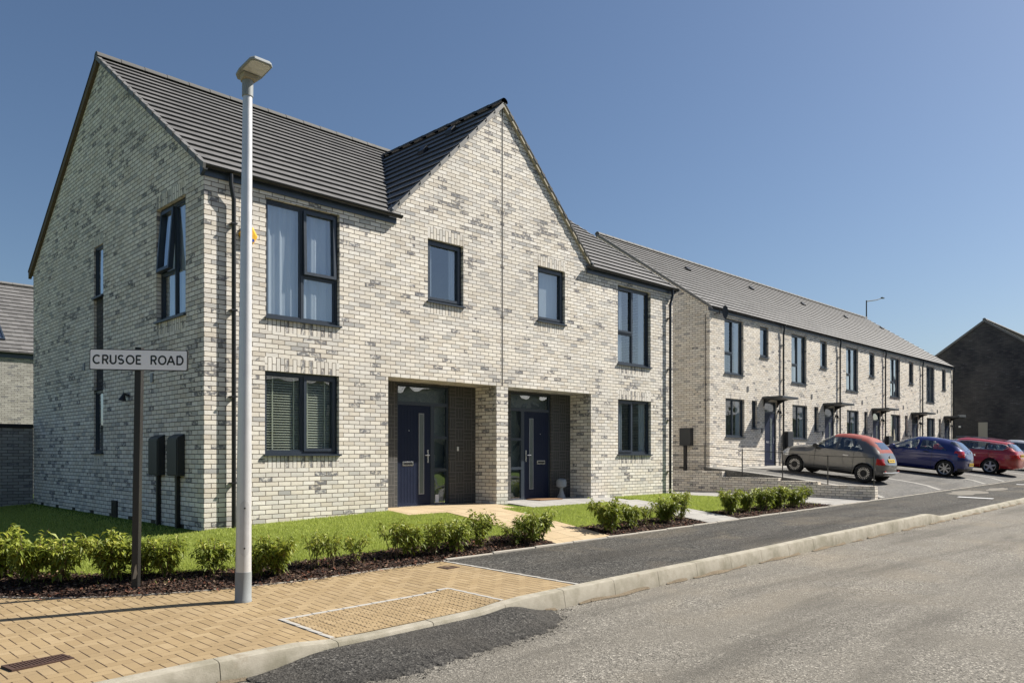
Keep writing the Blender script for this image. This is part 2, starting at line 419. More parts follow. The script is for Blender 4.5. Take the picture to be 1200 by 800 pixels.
# far side of the street
grid_sheet('far_footway', M['tarmac'], lambda a, b: (-40+150*a, -15.6+2.2*b, zr(-40+150*a)+.12), 60, 2, thick=.5)
grid_sheet('far_verge', M['turf'], lambda a, b: (-40+150*a, -60+44.39*b, zr(-40+150*a)+.13), 60, 2)

# outer (kerb) path and inner path, by the same parameter s (metres; 0 = house corner)
def inner(s, d):
    if s > 0: return (s, -d)
    q = d*math.pi/2
    if s > -5: t = -s/5*math.pi/2; return (-d*math.sin(t), -d*math.cos(t))
    return (-d, -s-5)
KO = -5.85
def outer(s, o=0):
    y0 = KO - o
    if s > 0: return (s, y0)
    if s > -3: return (s*1.15, y0)
    if s > -6: t = (-s-3)/3*math.pi/2; r = 3+o; return (-3.45-r*math.sin(t), -2.85-r*math.cos(t))
    return (-6.45-o, -2.85+(-s-6))
def zpp(x, y, t): return zb(x)*(1-t) + kz(x)*t
def strip(s0, s1, t0=0, t1=1):
    def f(a, b):
        s = s0+(s1-s0)*a; t = t0+(t1-t0)*b
        p = inner(s, 3.4); q = outer(s); return (p[0]+(q[0]-p[0])*t, p[1]+(q[1]-p[1])*t, zpp(p[0]+(q[0]-p[0])*t, 0, t))
    return f
XJ = 1.88
grid_sheet('block_paving', M['paving'], strip(-30, XJ), 150, 10, thick=.3)
grid_sheet('footway', M['tarmac'], lambda a, b: (XJ+.05+80*a, -5.85+2.45*b, zp(XJ+.05+80*a, -5.85+2.45*b)+.004), 160, 8, thick=.3)
# pale edging strip between the blocks and the tarmac
mb = MB()
for k in range(8):
    y0 = -5.85+2.43*k/8; y1 = -5.85+2.43*(k+1)/8-.004
    mb.box(XJ-.002, XJ+.052, y0, y1, -.8, zp(XJ, (y0+y1)/2)+.008)
tag(mb.build('paving_edging', M['concrete'], bevel=.004), kind='structure')
# kerb stones
mb = MB()
def kerb_run(s0, s1, L):
    s = s0
    while s < s1:
        e = min(s+L-.006, s1)
        n = 3; dz = rnd.uniform(-.003, .003)
        secs = []
        for k in range(n+1):
            u = s+(e-s)*k/n; p = outer(u); 
            def at(o, z): q = outer(u, o); return (q[0], q[1], z)
            z = kz(p[0]); z0 = zr(p[0])
            secs.append([at(0, z-.4), at(0, z+.004+dz), at(.09, z+dz), at(.112, z-.008+dz), at(.124, z-.03+dz), at(.150, min(z-.045, z0+.02)-.0), at(.152, z0-.15)])
        for a, b in zip(secs, secs[1:]):
            for i in range(6): mb.face([a[i], b[i], b[i+1], a[i+1]])
        for q in (secs[0], secs[-1]): mb.face(q)
        s += L
kerb_run(-25, 80, .915)
tag(mb.build('kerb', M['kerb'], smooth=True), kind='structure')
# sand and grit washed against the kerb foot
mb = MB(); random.seed(3)
def dirt_w(x): return .02+.055*abs(math.sin(x*1.7)+.6*math.sin(x*4.1+1)+.4*math.sin(x*9.3))*.6
xs = [-6+.08*i for i in range(500)]
for a, b in zip(xs, xs[1:]):
    if -2.3 < a < 1.2 or math.sin(a*3.1)+math.sin(a*7.3) < -.75: continue
    for j in range(3):
        def P(x, j): return (x, -5.995-dirt_w(x)*j/3, zr(x)+.006+(.022+.012*math.sin(x*7))*(1-j/3)**1.5)
        mb.face([P(a, j), P(b, j), P(b, j+1), P(a, j+1)])
tag(mb.build('kerb_grit', M['dirt']), kind='structure')
# fresh tarmac ramp laid against the dropped kerb
OUT = [(-2.25,-6.05),(-2.1,-6.45),(-1.75,-6.72),(-1.3,-6.86),(-.9,-6.80),(-.4,-6.74),(.1,-6.70),(.5,-6.66),(.85,-6.52),(1.12,-6.32),(1.28,-6.06)]
mb = MB()
def oy(x):
    for (a, b), (c, d) in zip(OUT, OUT[1:]):
        if a <= x <= c: return b+(d-b)*(x-a)/(c-a)
    return -6.05
nx, ny = 150, 22; rr = random.Random(5); Pn = []
for i in range(nx+1):
    x = -2.25+3.53*i/nx; yo = oy(x)+.02*math.sin(x*23)+.015*math.sin(x*51+1)+rr.uniform(-.012, .012); row = []
    hk = (kz(x)-.035)*1. ; env = ss(-2.25, -1.2, x)*(1-ss(.55, 1.28, x))
    hk = zr(x)+.02+(hk-zr(x)-.02)*env
    for j in range(ny+1):
        t = j/ny; y = -5.98+(yo+5.98)*t
        z = hk+(zr(x)+.008-hk)*(t**1.1)+rr.uniform(-.0012, .0012)
        if j == ny: z = zr(x)-.01
        row.append((x+rr.uniform(-.005,.005), y, z))
    Pn.append(row)
for i in range(nx):
    for j in range(ny): mb.face([Pn[i][j], Pn[i+1][j], Pn[i+1][j+1], Pn[i][j+1]])
tag(mb.build('tarmac_patch', M['patch'], smooth='all'), kind='structure')
# loose stones
def stones(name, mat, pts, s0, s1, seed):
    r = random.Random(seed); mb = MB()
    for x, y, z in pts:
        s = r.uniform(s0, s1); c = [Vector((r.uniform(-1,1), r.uniform(-1,1), r.uniform(-.3,1)))*s for _ in range(4)]
        c = [Vector((x, y, z))+k for k in c]
        for q in ((0,1,2),(0,2,3),(0,3,1),(1,3,2)): mb.face([c[i] for i in q])
    return tag(mb.build(name, mat, weld=False), kind='stuff')
r = random.Random(11)
pts = []
for _ in range(900):
    x = r.uniform(-2.2, 1.5); y = oy(x)-abs(r.gauss(0, .07)); pts.append((x, y, zr(x)+.004))
for _ in range(700):
    x = r.uniform(-3, 16); y = -6.0-abs(r.gauss(0, .12)); pts.append((x, y, zr(x)+.006))
for _ in range(500):
    x = r.uniform(2, 14); y = -3.45-abs(r.gauss(0, .12)); pts.append((x, y, zp(x, y)+.006))
stones('loose_grit', M['patch'], pts, .003, .011, 2)

# tactile crossing
TX0, TX1, TY = -1.40, .72, -4.92
mb = MB()
for k in range(12):
    a = TX0+(TX1-TX0)*k/12; b = TX0+(TX1-TX0)*(k+1)/12-.004
    za = zp((a+b)/2, TY)+.009; mb.box(a, b, TY-.05, TY, za-.05, za)
for X in (TX0, TX1-.05):
    for k in range(5):
        a = -5.84+.78*k/4; b = -5.84+.78*(k+1)/4-.004
        if b > TY-.054: b = TY-.054
        if a < b: za = zp(X, (a+b)/2)+.009; mb.box(X, X+.05, a, b, za-.05, za)
tag(mb.build('tactile_edging', M['concrete'], bevel=.004), kind='structure')
mb = MB(); 
for i in range(20):
    for j in range(10):
        x0 = TX0+.05+(TX1-TX0-.1)*i/20; x1 = TX0+.05+(TX1-TX0-.1)*(i+1)/20; y0 = -5.84+.866*j/10; y1 = -5.84+.866*(j+1)/10
        q = [(x, y, zp(x, y)+.006) for x, y in ((x0,y0),(x1,y0),(x1,y1),(x0,y1))]; mb.face(q, [(p[0]+.03, p[1]+.02) for p in q])
for i in range(30):
    for j in range(13):
        cx = TX0+.09+i*.0667; cy = -5.80+j*.0667
        if cx > TX1-.08: continue
        z = zp(cx, cy)+.006; rg = []
        for rad, h in ((.0135, 0), (.010, .0045)):
            rg.append([(cx+rad*math.cos(k*math.pi/4), cy+rad*math.sin(k*math.pi/4), z+h) for k in range(8)])
        for k in range(8):
            l = (k+1) % 8; q = [rg[0][k], rg[0][l], rg[1][l], rg[1][k]]; mb.face(q, [(.05, .05)]*4)
        mb.face(rg[1], [(.05, .05)]*8)
tag(mb.build('tactile_paving', M['paving'], weld=False), kind='structure')

# ---- lawn, mulch, paths (params s,d round the corner)
def zone(name, mat, s0, s1, d0, d1, off, n=60, m=10, **k):
    def f(a, b):
        p = inner(s0+(s1-s0)*a, d0+(d1-d0)*b); return (p[0], p[1], G(*p)+off)
    return grid_sheet(name, mat, f, n, m, **k)
zone('lawn_ground', M['turf'], -16, 4.25, .0, 3.4, -.012, 90, 14)
zone('lawn_ground', M['turf'], 5.72, 15.2, .0, 3.4, -.012, 60, 14)
grid_sheet('side_path', M['greyslab'], lambda a, b: (12.72+5.2*a, -3.4+9.4*b, G(12.72+5.2*a, min(0, -3.4+9.4*b))-.016), 16, 12)
zone('mulch_bed', M['mulch'], -16, 4.28, 2.62, 3.38, .012, 160, 8)
zone('mulch_bed', M['mulch'], 5.74, 8.85, 2.62, 3.38, .012, 50, 8)
zone('mulch_bed', M['mulch'], 10.15, 15.0, 2.62, 3.38, .012, 60, 8)
def path(name, mat, x0, x1, y0, y1, off=.022):
    return grid_sheet(name, mat, lambda a, b: (x0+(x1-x0)*a, y0+(y1-y0)*b, G(x0+(x1-x0)*a, y0+(y1-y0)*b)+off), 4, 14, thick=.12)
path('door_path', M['buff'], 4.3, 5.7, -3.38, -.62)
path('porch_paving', M['buff'], 3.44, 6.17, -.615, .648, .012)
path('porch_paving', M['greyslab'], 6.54, 9.9, -.72, -.004, .012)
path('porch_paving', M['greyslab'], 6.54, 9.30, .0, .648, .012)
path('door_path', M['greyslab'], 8.9, 10.1, -3.38, -.725)
# back edging of the footway
mb = MB(); x = 1.95
while x < 60:
    L = .9; zz = G(x+L/2, -3.4)+.028+rnd.uniform(-.004, .004)
    if 17.9 < x: zz = zb(x)+.02
    dy = rnd.uniform(-.006, .006)
    mb.box(x, x+L-.006, -3.44+dy, -3.39+dy, zz-.25, zz); x += L
tag(mb.build('footway_edging', M['edging'], bevel=.008), kind='structure')
mb = MB()
for k in range(80):
    s0 = -14+16*k/80; s1 = s0+.196; a, b, c, d = inner(s0, 3.39), inner(s1, 3.39), inner(s1, 3.425), inner(s0, 3.425)
    z = zb(a[0])+.012; mb.prism([a, b, c, d], lambda x, y: (x, y, z-.15), lambda x, y: (x, y, z))
tag(mb.build('paving_edging', M['edging']), kind='structure')

# parking apron in front of the terrace
grid_sheet('parking_apron', M['parking'], lambda a, b: (18.12+42*a, -3.385+5.67*b, zpark(18.12+42*a, -3.385+5.67*b)+.004), 40, 16, thick=.9)
def apron_strip(x0, x1, y0=-3.38, y1=2.27, name='parking_strip'):
    return grid_sheet(name, M['strip'], lambda a, b: (x0+(x1-x0)*a, y0+(y1-y0)*b, zpark(x0+(x1-x0)*a, y0+(y1-y0)*b)+.010), 2, 14)
for x0 in (18.2, 23.3, 28.6, 31.3, 36.5, 39.3, 44.6): apron_strip(x0, x0+.30)
apron_strip(18.6, 56, 1.55, 2.265, 'terrace_path')

# road paint on the far footway crossing
mb = MB()
for x, y in ((21.2, -4.5), (30.0, -4.1)):
    z = [zp(x+a, y+b)+.009 for a, b in ((0,0),(.15,-.7),(.42,-.7),(.3,0))]
    mb.face([(x, y, z[0]), (x+.15, y-.9, z[1]), (x+.40, y-.9, z[2]), (x+.25, y, z[3])])
tag(mb.build('road_marking', M['white']), kind='structure')
# sandy spill
mb = MB(); rr = random.Random(8)
for cx, cy, ax, ay in ((23.4,-4.2,1.7,.5),(26.2,-4.4,1.2,.3),):
    n = 24; zf = (lambda x, y: zp(x, y)+.0095) if cy > -5.8 else (lambda x, y: zr(x)+.009)
    q = [(cx+ax*math.cos(2*math.pi*k/n)*rr.uniform(.7,1.1), cy+ay*math.sin(2*math.pi*k/n)*rr.uniform(.6,1.1)) for k in range(n)]
    mb.face([(a, b, zf(a, b)) for a, b in q])
tag(mb.build('sand_spill', M['sandy'], recalc=False), kind='structure')

# drain covers
def grate(name, cx, cy, w, l, rot, label, bars=10):
    z = zp(cx, cy)+(.006 if cx < 0 else -.003) if cy > -5.8 else zr(cx)+.01
    t = empty(name, (cx, cy, z), label, 'drain cover', None, rot)
    f = MB(); f.box(-w/2, w/2, -l/2, -l/2+.02, -.03, .008); f.box(-w/2, w/2, l/2-.02, l/2, -.03, .008)
    f.box(-w/2, -w/2+.02, -l/2+.02, l/2-.02, -.03, .008); f.box(w/2-.02, w/2, -l/2+.02, l/2-.02, -.03, .008); f.build('frame', M['rust'], t)
    g = MB()
    for k in range(bars):
        a = -w/2+.02+(w-.04)*(k+.2)/bars; g.box(a, a+(w-.04)/bars*.6, -l/2+.02, l/2-.02, -.028, .004)
    for k in range(3): y = -l/2+l*(k+1)/4; g.box(-w/2+.02, w/2-.02, y-.006, y+.006, -.027, .001)
    b = MB(); b.box(-w/2+.01, w/2-.01, -l/2+.01, l/2-.01, -.034, -.029); b.build('recess', M['under'], t)
    g.build('grating', M['rust'], t); return t
grate('drain_cover', -3.43, -4.98, .44, .20, R(8), 'rusty slotted drain cover set into the buff block paving near the kerb', 16)
grate('drain_cover', 1.62, -3.86, .22, .22, R(3), 'small square rusty cover in the buff paving by the tarmac joint', 6)

# ------------------------------------------------------------------ house kit
EV, PITCH = 5.42, math.tan(R(34.6)); DEP = 9.68; RY = DEP/2; RZ = EV + (RY+.12)*PITCH
GA = .335
def ident(x, y, z): return (x, y, z)

def wall_faces(mb, a0, a1, z0, z1, holes, fn, depth, swaps=()):
    """plane wall with holes; fn(a,d,z)->xyz; swaps: rects filled with upright bricks"""
    A = sorted({a0, a1, *[h[0] for h in holes+list(swaps)], *[h[1] for h in holes+list(swaps)]})
    Z = sorted({z0, z1, *[h[2] for h in holes+list(swaps)], *[h[3] for h in holes+list(swaps)]})
    A = [a for a in A if a0 <= a <= a1]; Z = [z for z in Z if z0 <= z <= z1]
    ins = lambda h, a, z: h[0] < a < h[1] and h[2] < z < h[3]
    for i in range(len(A)-1):
        for j in range(len(Z)-1):
            ca, cz = (A[i]+A[i+1])/2, (Z[j]+Z[j+1])/2
            if any(ins(h, ca, cz) for h in holes): continue
            q = [(A[i],Z[j]),(A[i+1],Z[j]),(A[i+1],Z[j+1]),(A[i],Z[j+1])]
            sw = [h for h in swaps if ins(h, ca, cz)]
            if sw: uv = [(z-sw[0][2]+.005+.45, a) for a, z in q]
            else: uv = [(a, z) for a, z in q]
            mb.face([fn(a, 0, z) for a, z in q], uv)
    for h in holes:
        dp = h[4] if len(h) > 4 else depth
        for (p, q) in (((h[0],h[2]),(h[0],h[3])), ((h[1],h[2]),(h[1],h[3]))):
            mb.face([fn(p[0],0,p[1]), fn(p[0],dp,p[1]), fn(q[0],dp,q[1]), fn(q[0],0,q[1])], [(0.,p[1]),(dp,p[1]),(dp,q[1]),(0.,q[1])])
        for z in (h[2], h[3]):
            mb.face([fn(h[0],0,z), fn(h[1],0,z), fn(h[1],dp,z), fn(h[0],dp,z)], [(h[0],0.),(h[1],0.),(h[1],dp),(h[0],dp)])

def window(root, fn, a0, a1, z0, z1, panes, cover=None, sill=True, d0=.075, label=None, name='window', oa=6, B=.05):
    """panes: (x0,x1,y0,y1,kind) fractions of the inner frame"""
    def box(mb, p0, p1, d, e, q0, q1):
        mb.T = None; P = [fn(p, dd, q) for p, dd, q in ((p0,d,q0),(p1,d,q0),(p1,e,q0),(p0,e,q0),(p0,d,q1),(p1,d,q1),(p1,e,q1),(p0,e,q1))]
        for k in ((0,3,2,1),(4,5,6,7),(0,1,5,4),(1,2,6,5),(2,3,7,6),(3,0,4,7)): mb.face([P[i] for i in k])
    f = MB(); g = .002
    box(f, a0+g, a1-g, d0, d0+.07, z0+g, z0+B); box(f, a0+g, a1-g, d0, d0+.07, z1-B, z1-g)
    box(f, a0+g, a0+B, d0, d0+.07, z0+B, z1-B); box(f, a1-B, a1-g, d0, d0+.07, z0+B, z1-B)
    ia0, ia1, iz0, iz1 = a0+B, a1-B, z0+B, z1-B; W = ia1-ia0; Hh = iz1-iz0
    gl = []; sashes = []
    for x0, x1, y0, y1, kind in panes:
        p0, p1, q0, q1 = ia0+W*x0, ia0+W*x1, iz0+Hh*y0, iz0+Hh*y1
        if x0 > .01: p0 += .0
        t = .022 if kind == 'fix' else .05
        tgt = f if kind == 'fix' else MB(); dd = d0+.012 if kind == 'fix' else d0-.018; de = d0+.060
        l = p0+(.018 if x0 > .01 else .001); rr_ = p1-(.018 if x1 < .99 else .001); b = q0+(.018 if y0 > .01 else .001); tt = q1-(.018 if y1 < .99 else .001)
        if kind == 'fix':
            # mullion halves
            if x0 > .01: box(f, p0, p0+.0185, d0+.003, d0+.066, q0, q1)
            if x1 < .99: box(f, p1-.0185, p1, d0+.003, d0+.066, q0, q1)
            if y0 > .01: box(f, p0, p1, d0+.004, d0+.064, q0, q0+.0185)
            if y1 < .99: box(f, p0, p1, d0+.004, d0+.064, q1-.0185, q1)
        else:
            if x0 > .01: box(f, p0, p0+.0185, d0+.003, d0+.066, q0, q1)
            if x1 < .99: box(f, p1-.0185, p1, d0+.003, d0+.066, q0, q1)
            if y0 > .01: box(f, p0, p1, d0+.004, d0+.064, q0, q0+.0185)
        if kind == 'open':
            ang = R(oa); ca_, sa_ = math.cos(ang), math.sin(ang); zt = tt
            base = fn
            def fno(a, d, z, base=base, zt=zt, ca_=ca_, sa_=sa_):
                zz = z-zt; dd_ = d-d0; return base(a, d0+dd_*ca_+zz*sa_-.01, zt+zz*ca_-dd_*sa_)
            F = fno
        else: F = fn
        def bx(mb, p0, p1, d, e, q0, q1, F=F):
            P = [F(p, dd2, q) for p, dd2, q in ((p0,d,q0),(p1,d,q0),(p1,e,q0),(p0,e,q0),(p0,d,q1),(p1,d,q1),(p1,e,q1),(p0,e,q1))]
            for k in ((0,3,2,1),(4,5,6,7),(0,1,5,4),(1,2,6,5),(2,3,7,6),(3,0,4,7)): mb.face([P[i] for i in k])
        bx(tgt, l, rr_, dd, de, b, b+t); bx(tgt, l, rr_, dd, de, tt-t, tt)
        bx(tgt, l, l+t, dd, de, b+t, tt-t); bx(tgt, rr_-t, rr_, dd, de, b+t, tt-t)
        if kind != 'fix': sashes.append(tgt)
        gm = MB(); gm.face([F(l+t, d0+.035, b+t), F(rr_-t, d0+.035, b+t), F(rr_-t, d0+.035, tt-t), F(l+t, d0+.035, tt-t)]); gl.append(gm)
    w = f.build(name, M['frame'], root, weld=False)
    if label: w['label'] = label
    for g_ in gl: g_.build('pane', M['glass'], w)
    for s_ in sashes: s_.build('sash', M['frame'], w, weld=False)
    if sill:
        s_ = MB(); box(s_, a0-.025, a1+.025, -.045, d0+.01, z0-.028, z0+.0015); s_.build('sill', M['frame'], w)
    if cover == 'curtain':
        c = MB(); n = 60
        for k in range(n):
            u0, u1 = k/n, (k+1)/n
            wv = lambda u: d0+.085+.018*math.sin(u*38+z0)+.01*math.sin(u*83)
            A0, A1 = ia0+W*u0, ia0+W*u1
            c.face([fn(A0, wv(u0), iz0), fn(A1, wv(u1), iz0), fn(A1, wv(u1), iz1), fn(A0, wv(u0), iz1)], [(A0,iz0),(A1,iz0),(A1,iz1),(A0,iz1)])
        c.build('curtain', M['curtain'], w, smooth='all')
    elif cover == 'side':
        for (e0, e1) in ((0, .2), (.76, 1)):
            c = MB(); n = 16
            for k in range(n):
                u0, u1 = e0+(e1-e0)*k/n, e0+(e1-e0)*(k+1)/n
                wv = lambda u: d0+.10+.03*math.sin(u*95)
                c.face([fn(ia0+W*u0, wv(u0), iz0), fn(ia0+W*u1, wv(u1), iz0), fn(ia0+W*u1, wv(u1), iz1), fn(ia0+W*u0, wv(u0), iz1)])
            c.build('curtain', M['curtain'], w, smooth='all')
    elif cover == 'blind':
        c = MB(); z = iz0+.02
        while z < iz1-.03:
            c.face([fn(ia0+.02, d0+.072, z), fn(ia1-.02, d0+.072, z), fn(ia1-.02, d0+.097, z+.027), fn(ia0+.02, d0+.125, z+.027)]); z += .043
        for u in (.12, .42, .62, .88):
            box(c, ia0+W*u-.011, ia0+W*u+.011, d0+.066, d0+.069, iz0, iz1)
        c.build('blind', M['blind'], w, weld=False)
    elif cover == 'half':
        c = MB(); c.face([fn(ia0, d0+.12, iz0), fn(ia1, d0+.12, iz0), fn(ia1, d0+.12, iz1), fn(ia0, d0+.12, iz1)]); c.build('curtain', M['curtain'], w)
    return w

def roof_courses(mb, zlo, zhi, P, xr, pitch, th=.038, first=.0):
    """P(a,h,n): a along, h up-slope distance, n normal offset -> xyz. xr(h)->(a0,a1)"""
    h = zlo; k = 0
    while h < zhi-.02:
        h1 = min(h+GA, zhi); a0, a1 = xr(h); b0, b1 = xr(h1)
        if a1-a0 > .01 or b1-b0 > .01:
            b1 = max(b1, b0)
            q = [P(a0,h,th), P(a1,h,th), P(b1,h1,.004), P(b0,h1,.004)]
            mb.mi = 0; mb.face(q, [(a0, k*GA+.002), (a1, k*GA+.002), (b1, k*GA+GA-.002), (b0, k*GA+GA-.002)])
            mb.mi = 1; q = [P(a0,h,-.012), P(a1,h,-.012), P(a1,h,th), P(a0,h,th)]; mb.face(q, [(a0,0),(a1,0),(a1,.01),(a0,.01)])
        h = h1; k += 1
    mb.mi = 0

def half_round(mb, p0, p1, r, n=8, seg=.45, lip=.006):
    P0, P1 = Vector(p0), Vector(p1); L = (P1-P0).length; d = (P1-P0)/L
    side = d.cross(Vector((0,0,1))).normalized(); up = side.cross(d).normalized(); s = 0
    while s < L-.01:
        e = min(s+seg, L)
        ra, rb = r+lip, r
        A = [P0+d*s+side*ra*math.cos(t)+up*ra*math.sin(t) for t in [math.pi*k/n for k in range(n+1)]]
        B_ = [P0+d*e+side*rb*math.cos(t)+up*rb*math.sin(t) for t in [math.pi*k/n for k in range(n+1)]]
        for k in range(n): mb.face([A[k], A[k+1], B_[k+1], B_[k]])
        mb.face(A); s = e

def downpipe(root, T, x, ztop, zbot, yoff=-.075, swan=True, gz=5.40):
    m_ = MB(T)
    pts = [(x-(.06 if swan else 0), -.11, gz), (x-(.06 if swan else 0), -.11, gz-.16), (x, yoff, gz-.38), (x, yoff, zbot+.02)]
    m_.tube(pts, .034, 12)
    o = m_.build('downpipe', M['gutter'], root, smooth=True)
    b = MB(T); z = gz-.75
    while z > zbot+.3:
        b.box(x-.045, x+.045, yoff-.04, -.002, z-.012, z+.012); z -= 1.35
    b.build('bracket', M['gutter'], o); return o

def gutter(root, T, x0, x1, zc=5.455, yc=-.105, r=.056):
    g = MB(T); n = 8
    prof = [(yc+r*math.cos(math.pi+math.pi*k/n), zc+r*math.sin(math.pi+math.pi*k/n)) for k in range(n+1)]
    inn = [(yc+(r-.006)*math.cos(math.pi+math.pi*k/n), zc+(r-.006)*math.sin(math.pi+math.pi*k/n)) for k in range(n, -1, -1)]
    lp = prof+inn
    for k in range(len(lp)):
        l = (k+1) % len(lp); g.face([(x0,*lp[k]), (x1,*lp[k]), (x1,*lp[l]), (x0,*lp[l])])
    g.face([(x0,*p) for p in prof]); g.face([(x1,*p) for p in prof])
    o = g.build('gutter', M['gutter'], root, smooth=True); return o

# ------------------------------------------------------------------ semi-detached pair
CX = 6.355
def semi(root, T, left):
    W_ = CX
    wl = MB(T)
    F = lambda a, d, z: (a, d, z)
    win_h = [(1.02,2.40,3.28,5.22), (1.00,2.39,1.05,2.41), (4.36,5.27,4.0,5.21)]
    porch = (3.43,6.185,-.6,2.48,.65)
    sw = [(1.00,2.39,2.41,2.635), (1.02,2.40,3.055,3.28), (1.00,2.39,.825,1.05), (4.36,5.27,5.21,5.435), (4.36,5.27,3.775,4.0)]
    wall_faces(wl, 0, W_, -.6, 5.52, win_h+[porch], F, .16, sw)
    # cross gable above eaves
    def gz(x): return 8.37-(CX-x)
    A = [(3.48,5.52),(CX,5.52),(CX,8.37)]
    wl.face([F(a,0,z) for a, z in A], A)
    # outer gable wall
    S = lambda a, d, z: (d, a, z)
    side_h, side_sw = [], []
    if left:
        side_h = [(.69,1.90,3.29,5.20), (4.63,5.19,4.16,5.17), (4.63,5.19,1.08,2.31), (4.63,5.19,2.31,4.16,.05)]
        side_sw = [(.69,1.90,5.20,5.425), (.69,1.90,3.065,3.29), (4.63,5.19,5.17,5.395), (4.63,5.19,.855,1.08)]
    wall_faces(wl, 0, DEP, -.6, 5.42, side_h, S, .14, side_sw)
    Gp = [(0,5.42),(DEP,5.42),(RY,RZ-.06)]
    wl.face([S(a,0,z) for a, z in Gp], [(a+.1125,z) for a, z in Gp])
    wl.face([(0,DEP,-.6),(W_,DEP,-.6),(W_,DEP,5.42),(0,DEP,5.42)])
    w = wl.build('wall', M['brick'], root, weld=False, recalc=False)
    # porch back wall
    pb = MB(T)
    wall_faces(pb, 3.43, 6.185, -.1, 2.48, [(4.12,5.46,-.06,2.44)], lambda a, d, z: (a, .65+d, z), .10)
    for f_ in range(len(pb.uv)): pass
    pb.build('porch_wall', M['basket'], root, weld=False, recalc=False)
    pc = MB(T); pc.box(3.432, 6.183, .004, .646, 2.482, 2.50); pc.build('porch_soffit', M['frame'], root)
    # windows
    FX = (lambda a, d, z: T(a, d, z)) if T else F
    up = [(0,.5,0,1,'fix'), (.5,1,.36,1,'open' if left else 'sash'), (.5,1,0,.36,'fix')]
    window(root, FX, 1.02,2.40,3.28,5.22, [(0,.5,0,1,'fix'), (.5,1,.40,1,'open' if left else 'sash'), (.5,1,0,.40,'fix')], 'curtain' if left else 'side', oa=1.5)
    window(root, FX, 1.00,2.39,1.05,2.41, [(0,.52,0,1,'fix'), (.52,1,0,1,'sash')], 'blind' if left else 'side')
    window(root, FX, 4.36,5.27,4.0,5.21, [(0,1,0,1,'sash')], 'half' if not left else 'side')
    if left:
        SX = lambda a, d, z: (d, a, z)
        window(root, SX, .69,1.90,3.29,5.20, [(0,.5,0,1,'fix'), (.5,1,.42,1,'open'), (.5,1,0,.42,'fix')], 'curtain', oa=4.5, label='side window with its top sash pushed open')
        window(root, SX, 4.63,5.19,4.16,5.17, [(0,1,0,1,'fix')], 'curtain', d0=.03, B=.035)
        window(root, SX, 4.63,5.19,1.08,2.31, [(0,1,0,1,'fix')], 'half', d0=.03, B=.035)
        pn = MB(); wall_faces(pn, 4.635, 5.185, 2.31, 4.155, [], lambda a, d, z: (.048, a, z), 0)
        pn.build('infill_panel', M['brick_d'], root, recalc=False)
    # door set  (frame 4.12..5.46, leaf 4.16..4.96)
    D = .65+.04
    fr = MB(T)
    for bx in ((4.12,4.165,D,D+.07,-.03,2.44),(5.415,5.46,D,D+.07,-.03,2.44),(4.165,5.415,D,D+.07,2.395,2.44),(4.165,5.415,D+.002,D+.068,2.03,2.10),
               (4.985,5.085,D+.002,D+.068,-.03,2.03),(5.085,5.415,D+.004,D+.066,-.03,.05),(5.085,5.415,D+.004,D+.066,.70,.76),(5.085,5.415,D+.004,D+.066,1.36,1.42)):
        fr.box(*bx)
    door = fr.build('door', M['frame'], root, weld=False)
    lf = MB(T); lf.box(4.168, 4.982, D+.012, D+.058, .0, 2.027)
    for k in range(6): xx = 4.25+k*.075; lf.box(xx, xx+.004, D+.009, D+.0125, .08, 1.95)
    leaf = lf.build('door_leaf', M['navy'], door, weld=False)
    gs = MB(T); gs.box(4.70, 4.80, D+.004, D+.011, .26, 1.86); gs.build('door_glazing', M['frost'], door)
    gf = MB(T)
    for bx in ((4.683,4.70,D-.001,D+.0115,.243,1.877),(4.80,4.817,D-.001,D+.0115,.243,1.877),(4.70,4.80,D-.001,D+.0115,.243,.26),(4.70,4.80,D-.001,D+.0115,1.86,1.877)): gf.box(*bx)
    gf.build('glazing_bead', M['lead'], door)
    hd = MB(T); hd.box(4.905, 4.94, D+.004, D+.012, .88, 1.14); hd.tube([(4.922,D+.01,1.03),(4.922,D-.045,1.03)], .010, 8); hd.tube([(4.925,D-.045,1.03),(4.81,D-.045,1.03)], .009, 8)
    hd.build('handle', M['chrome'], door, smooth=True)
    lb = MB(T); lb.box(4.28, 4.55, D+.003, D+.012, .82, .905); lb.build('letterbox', M['chrome'], door, bevel=.004)
    lb = MB(T); lb.box(4.305, 4.525, D-.001, D+.0035, .84, .885); lb.build('letter_flap', M['blackmetal'], door)
    nb = MB(T); nb.tube([(4.44,D+.012,1.52),(4.44,D+.002,1.52)], .010, 10); nb.build('spy_hole', M['chrome'], door)
    for q in ((5.09,5.41,.05,.70),(5.09,5.41,.76,1.36),(5.09,5.41,1.42,2.03),(4.165,5.415,2.10,2.395)):
        g_ = MB(T); g_.face([(q[0],D+.03,q[2]),(q[1],D+.03,q[2]),(q[1],D+.03,q[3]),(q[0],D+.03,q[3])]); g_.build('door_pane', M['glass'], door)
    bk = MB(T); bk.face([(4.1,D+.16,-.03),(5.47,D+.16,-.03),(5.47,D+.16,2.44),(4.1,D+.16,2.44)]); bk.build('hall_blind', M['frost'], door)
    th = MB(T); th.box(4.12, 5.46, D-.09, D-.001, -.03, .022); th.build('threshold', M['chrome'], door)
    if left:
        st = MB(T); st.box(5.13,5.22,D+.025,D+.029,.06,.22); st.build('window_card', M['white'], door)
    db = MB(T); db.box(5.66, 5.70, .635, .652, 1.12, 1.21); db.build('doorbell', M['white'], root, bevel=.004)
    # main roof front slope
    cp, sp = math.cos(R(34.6)), math.sin(R(34.6))
    def P(a, h, n): return (a, -.13+h*cp-n*sp, EV+.0+h*sp+n*cp)
    Lr = (RY+.13)/cp
    def zof(h): return EV+h*sp
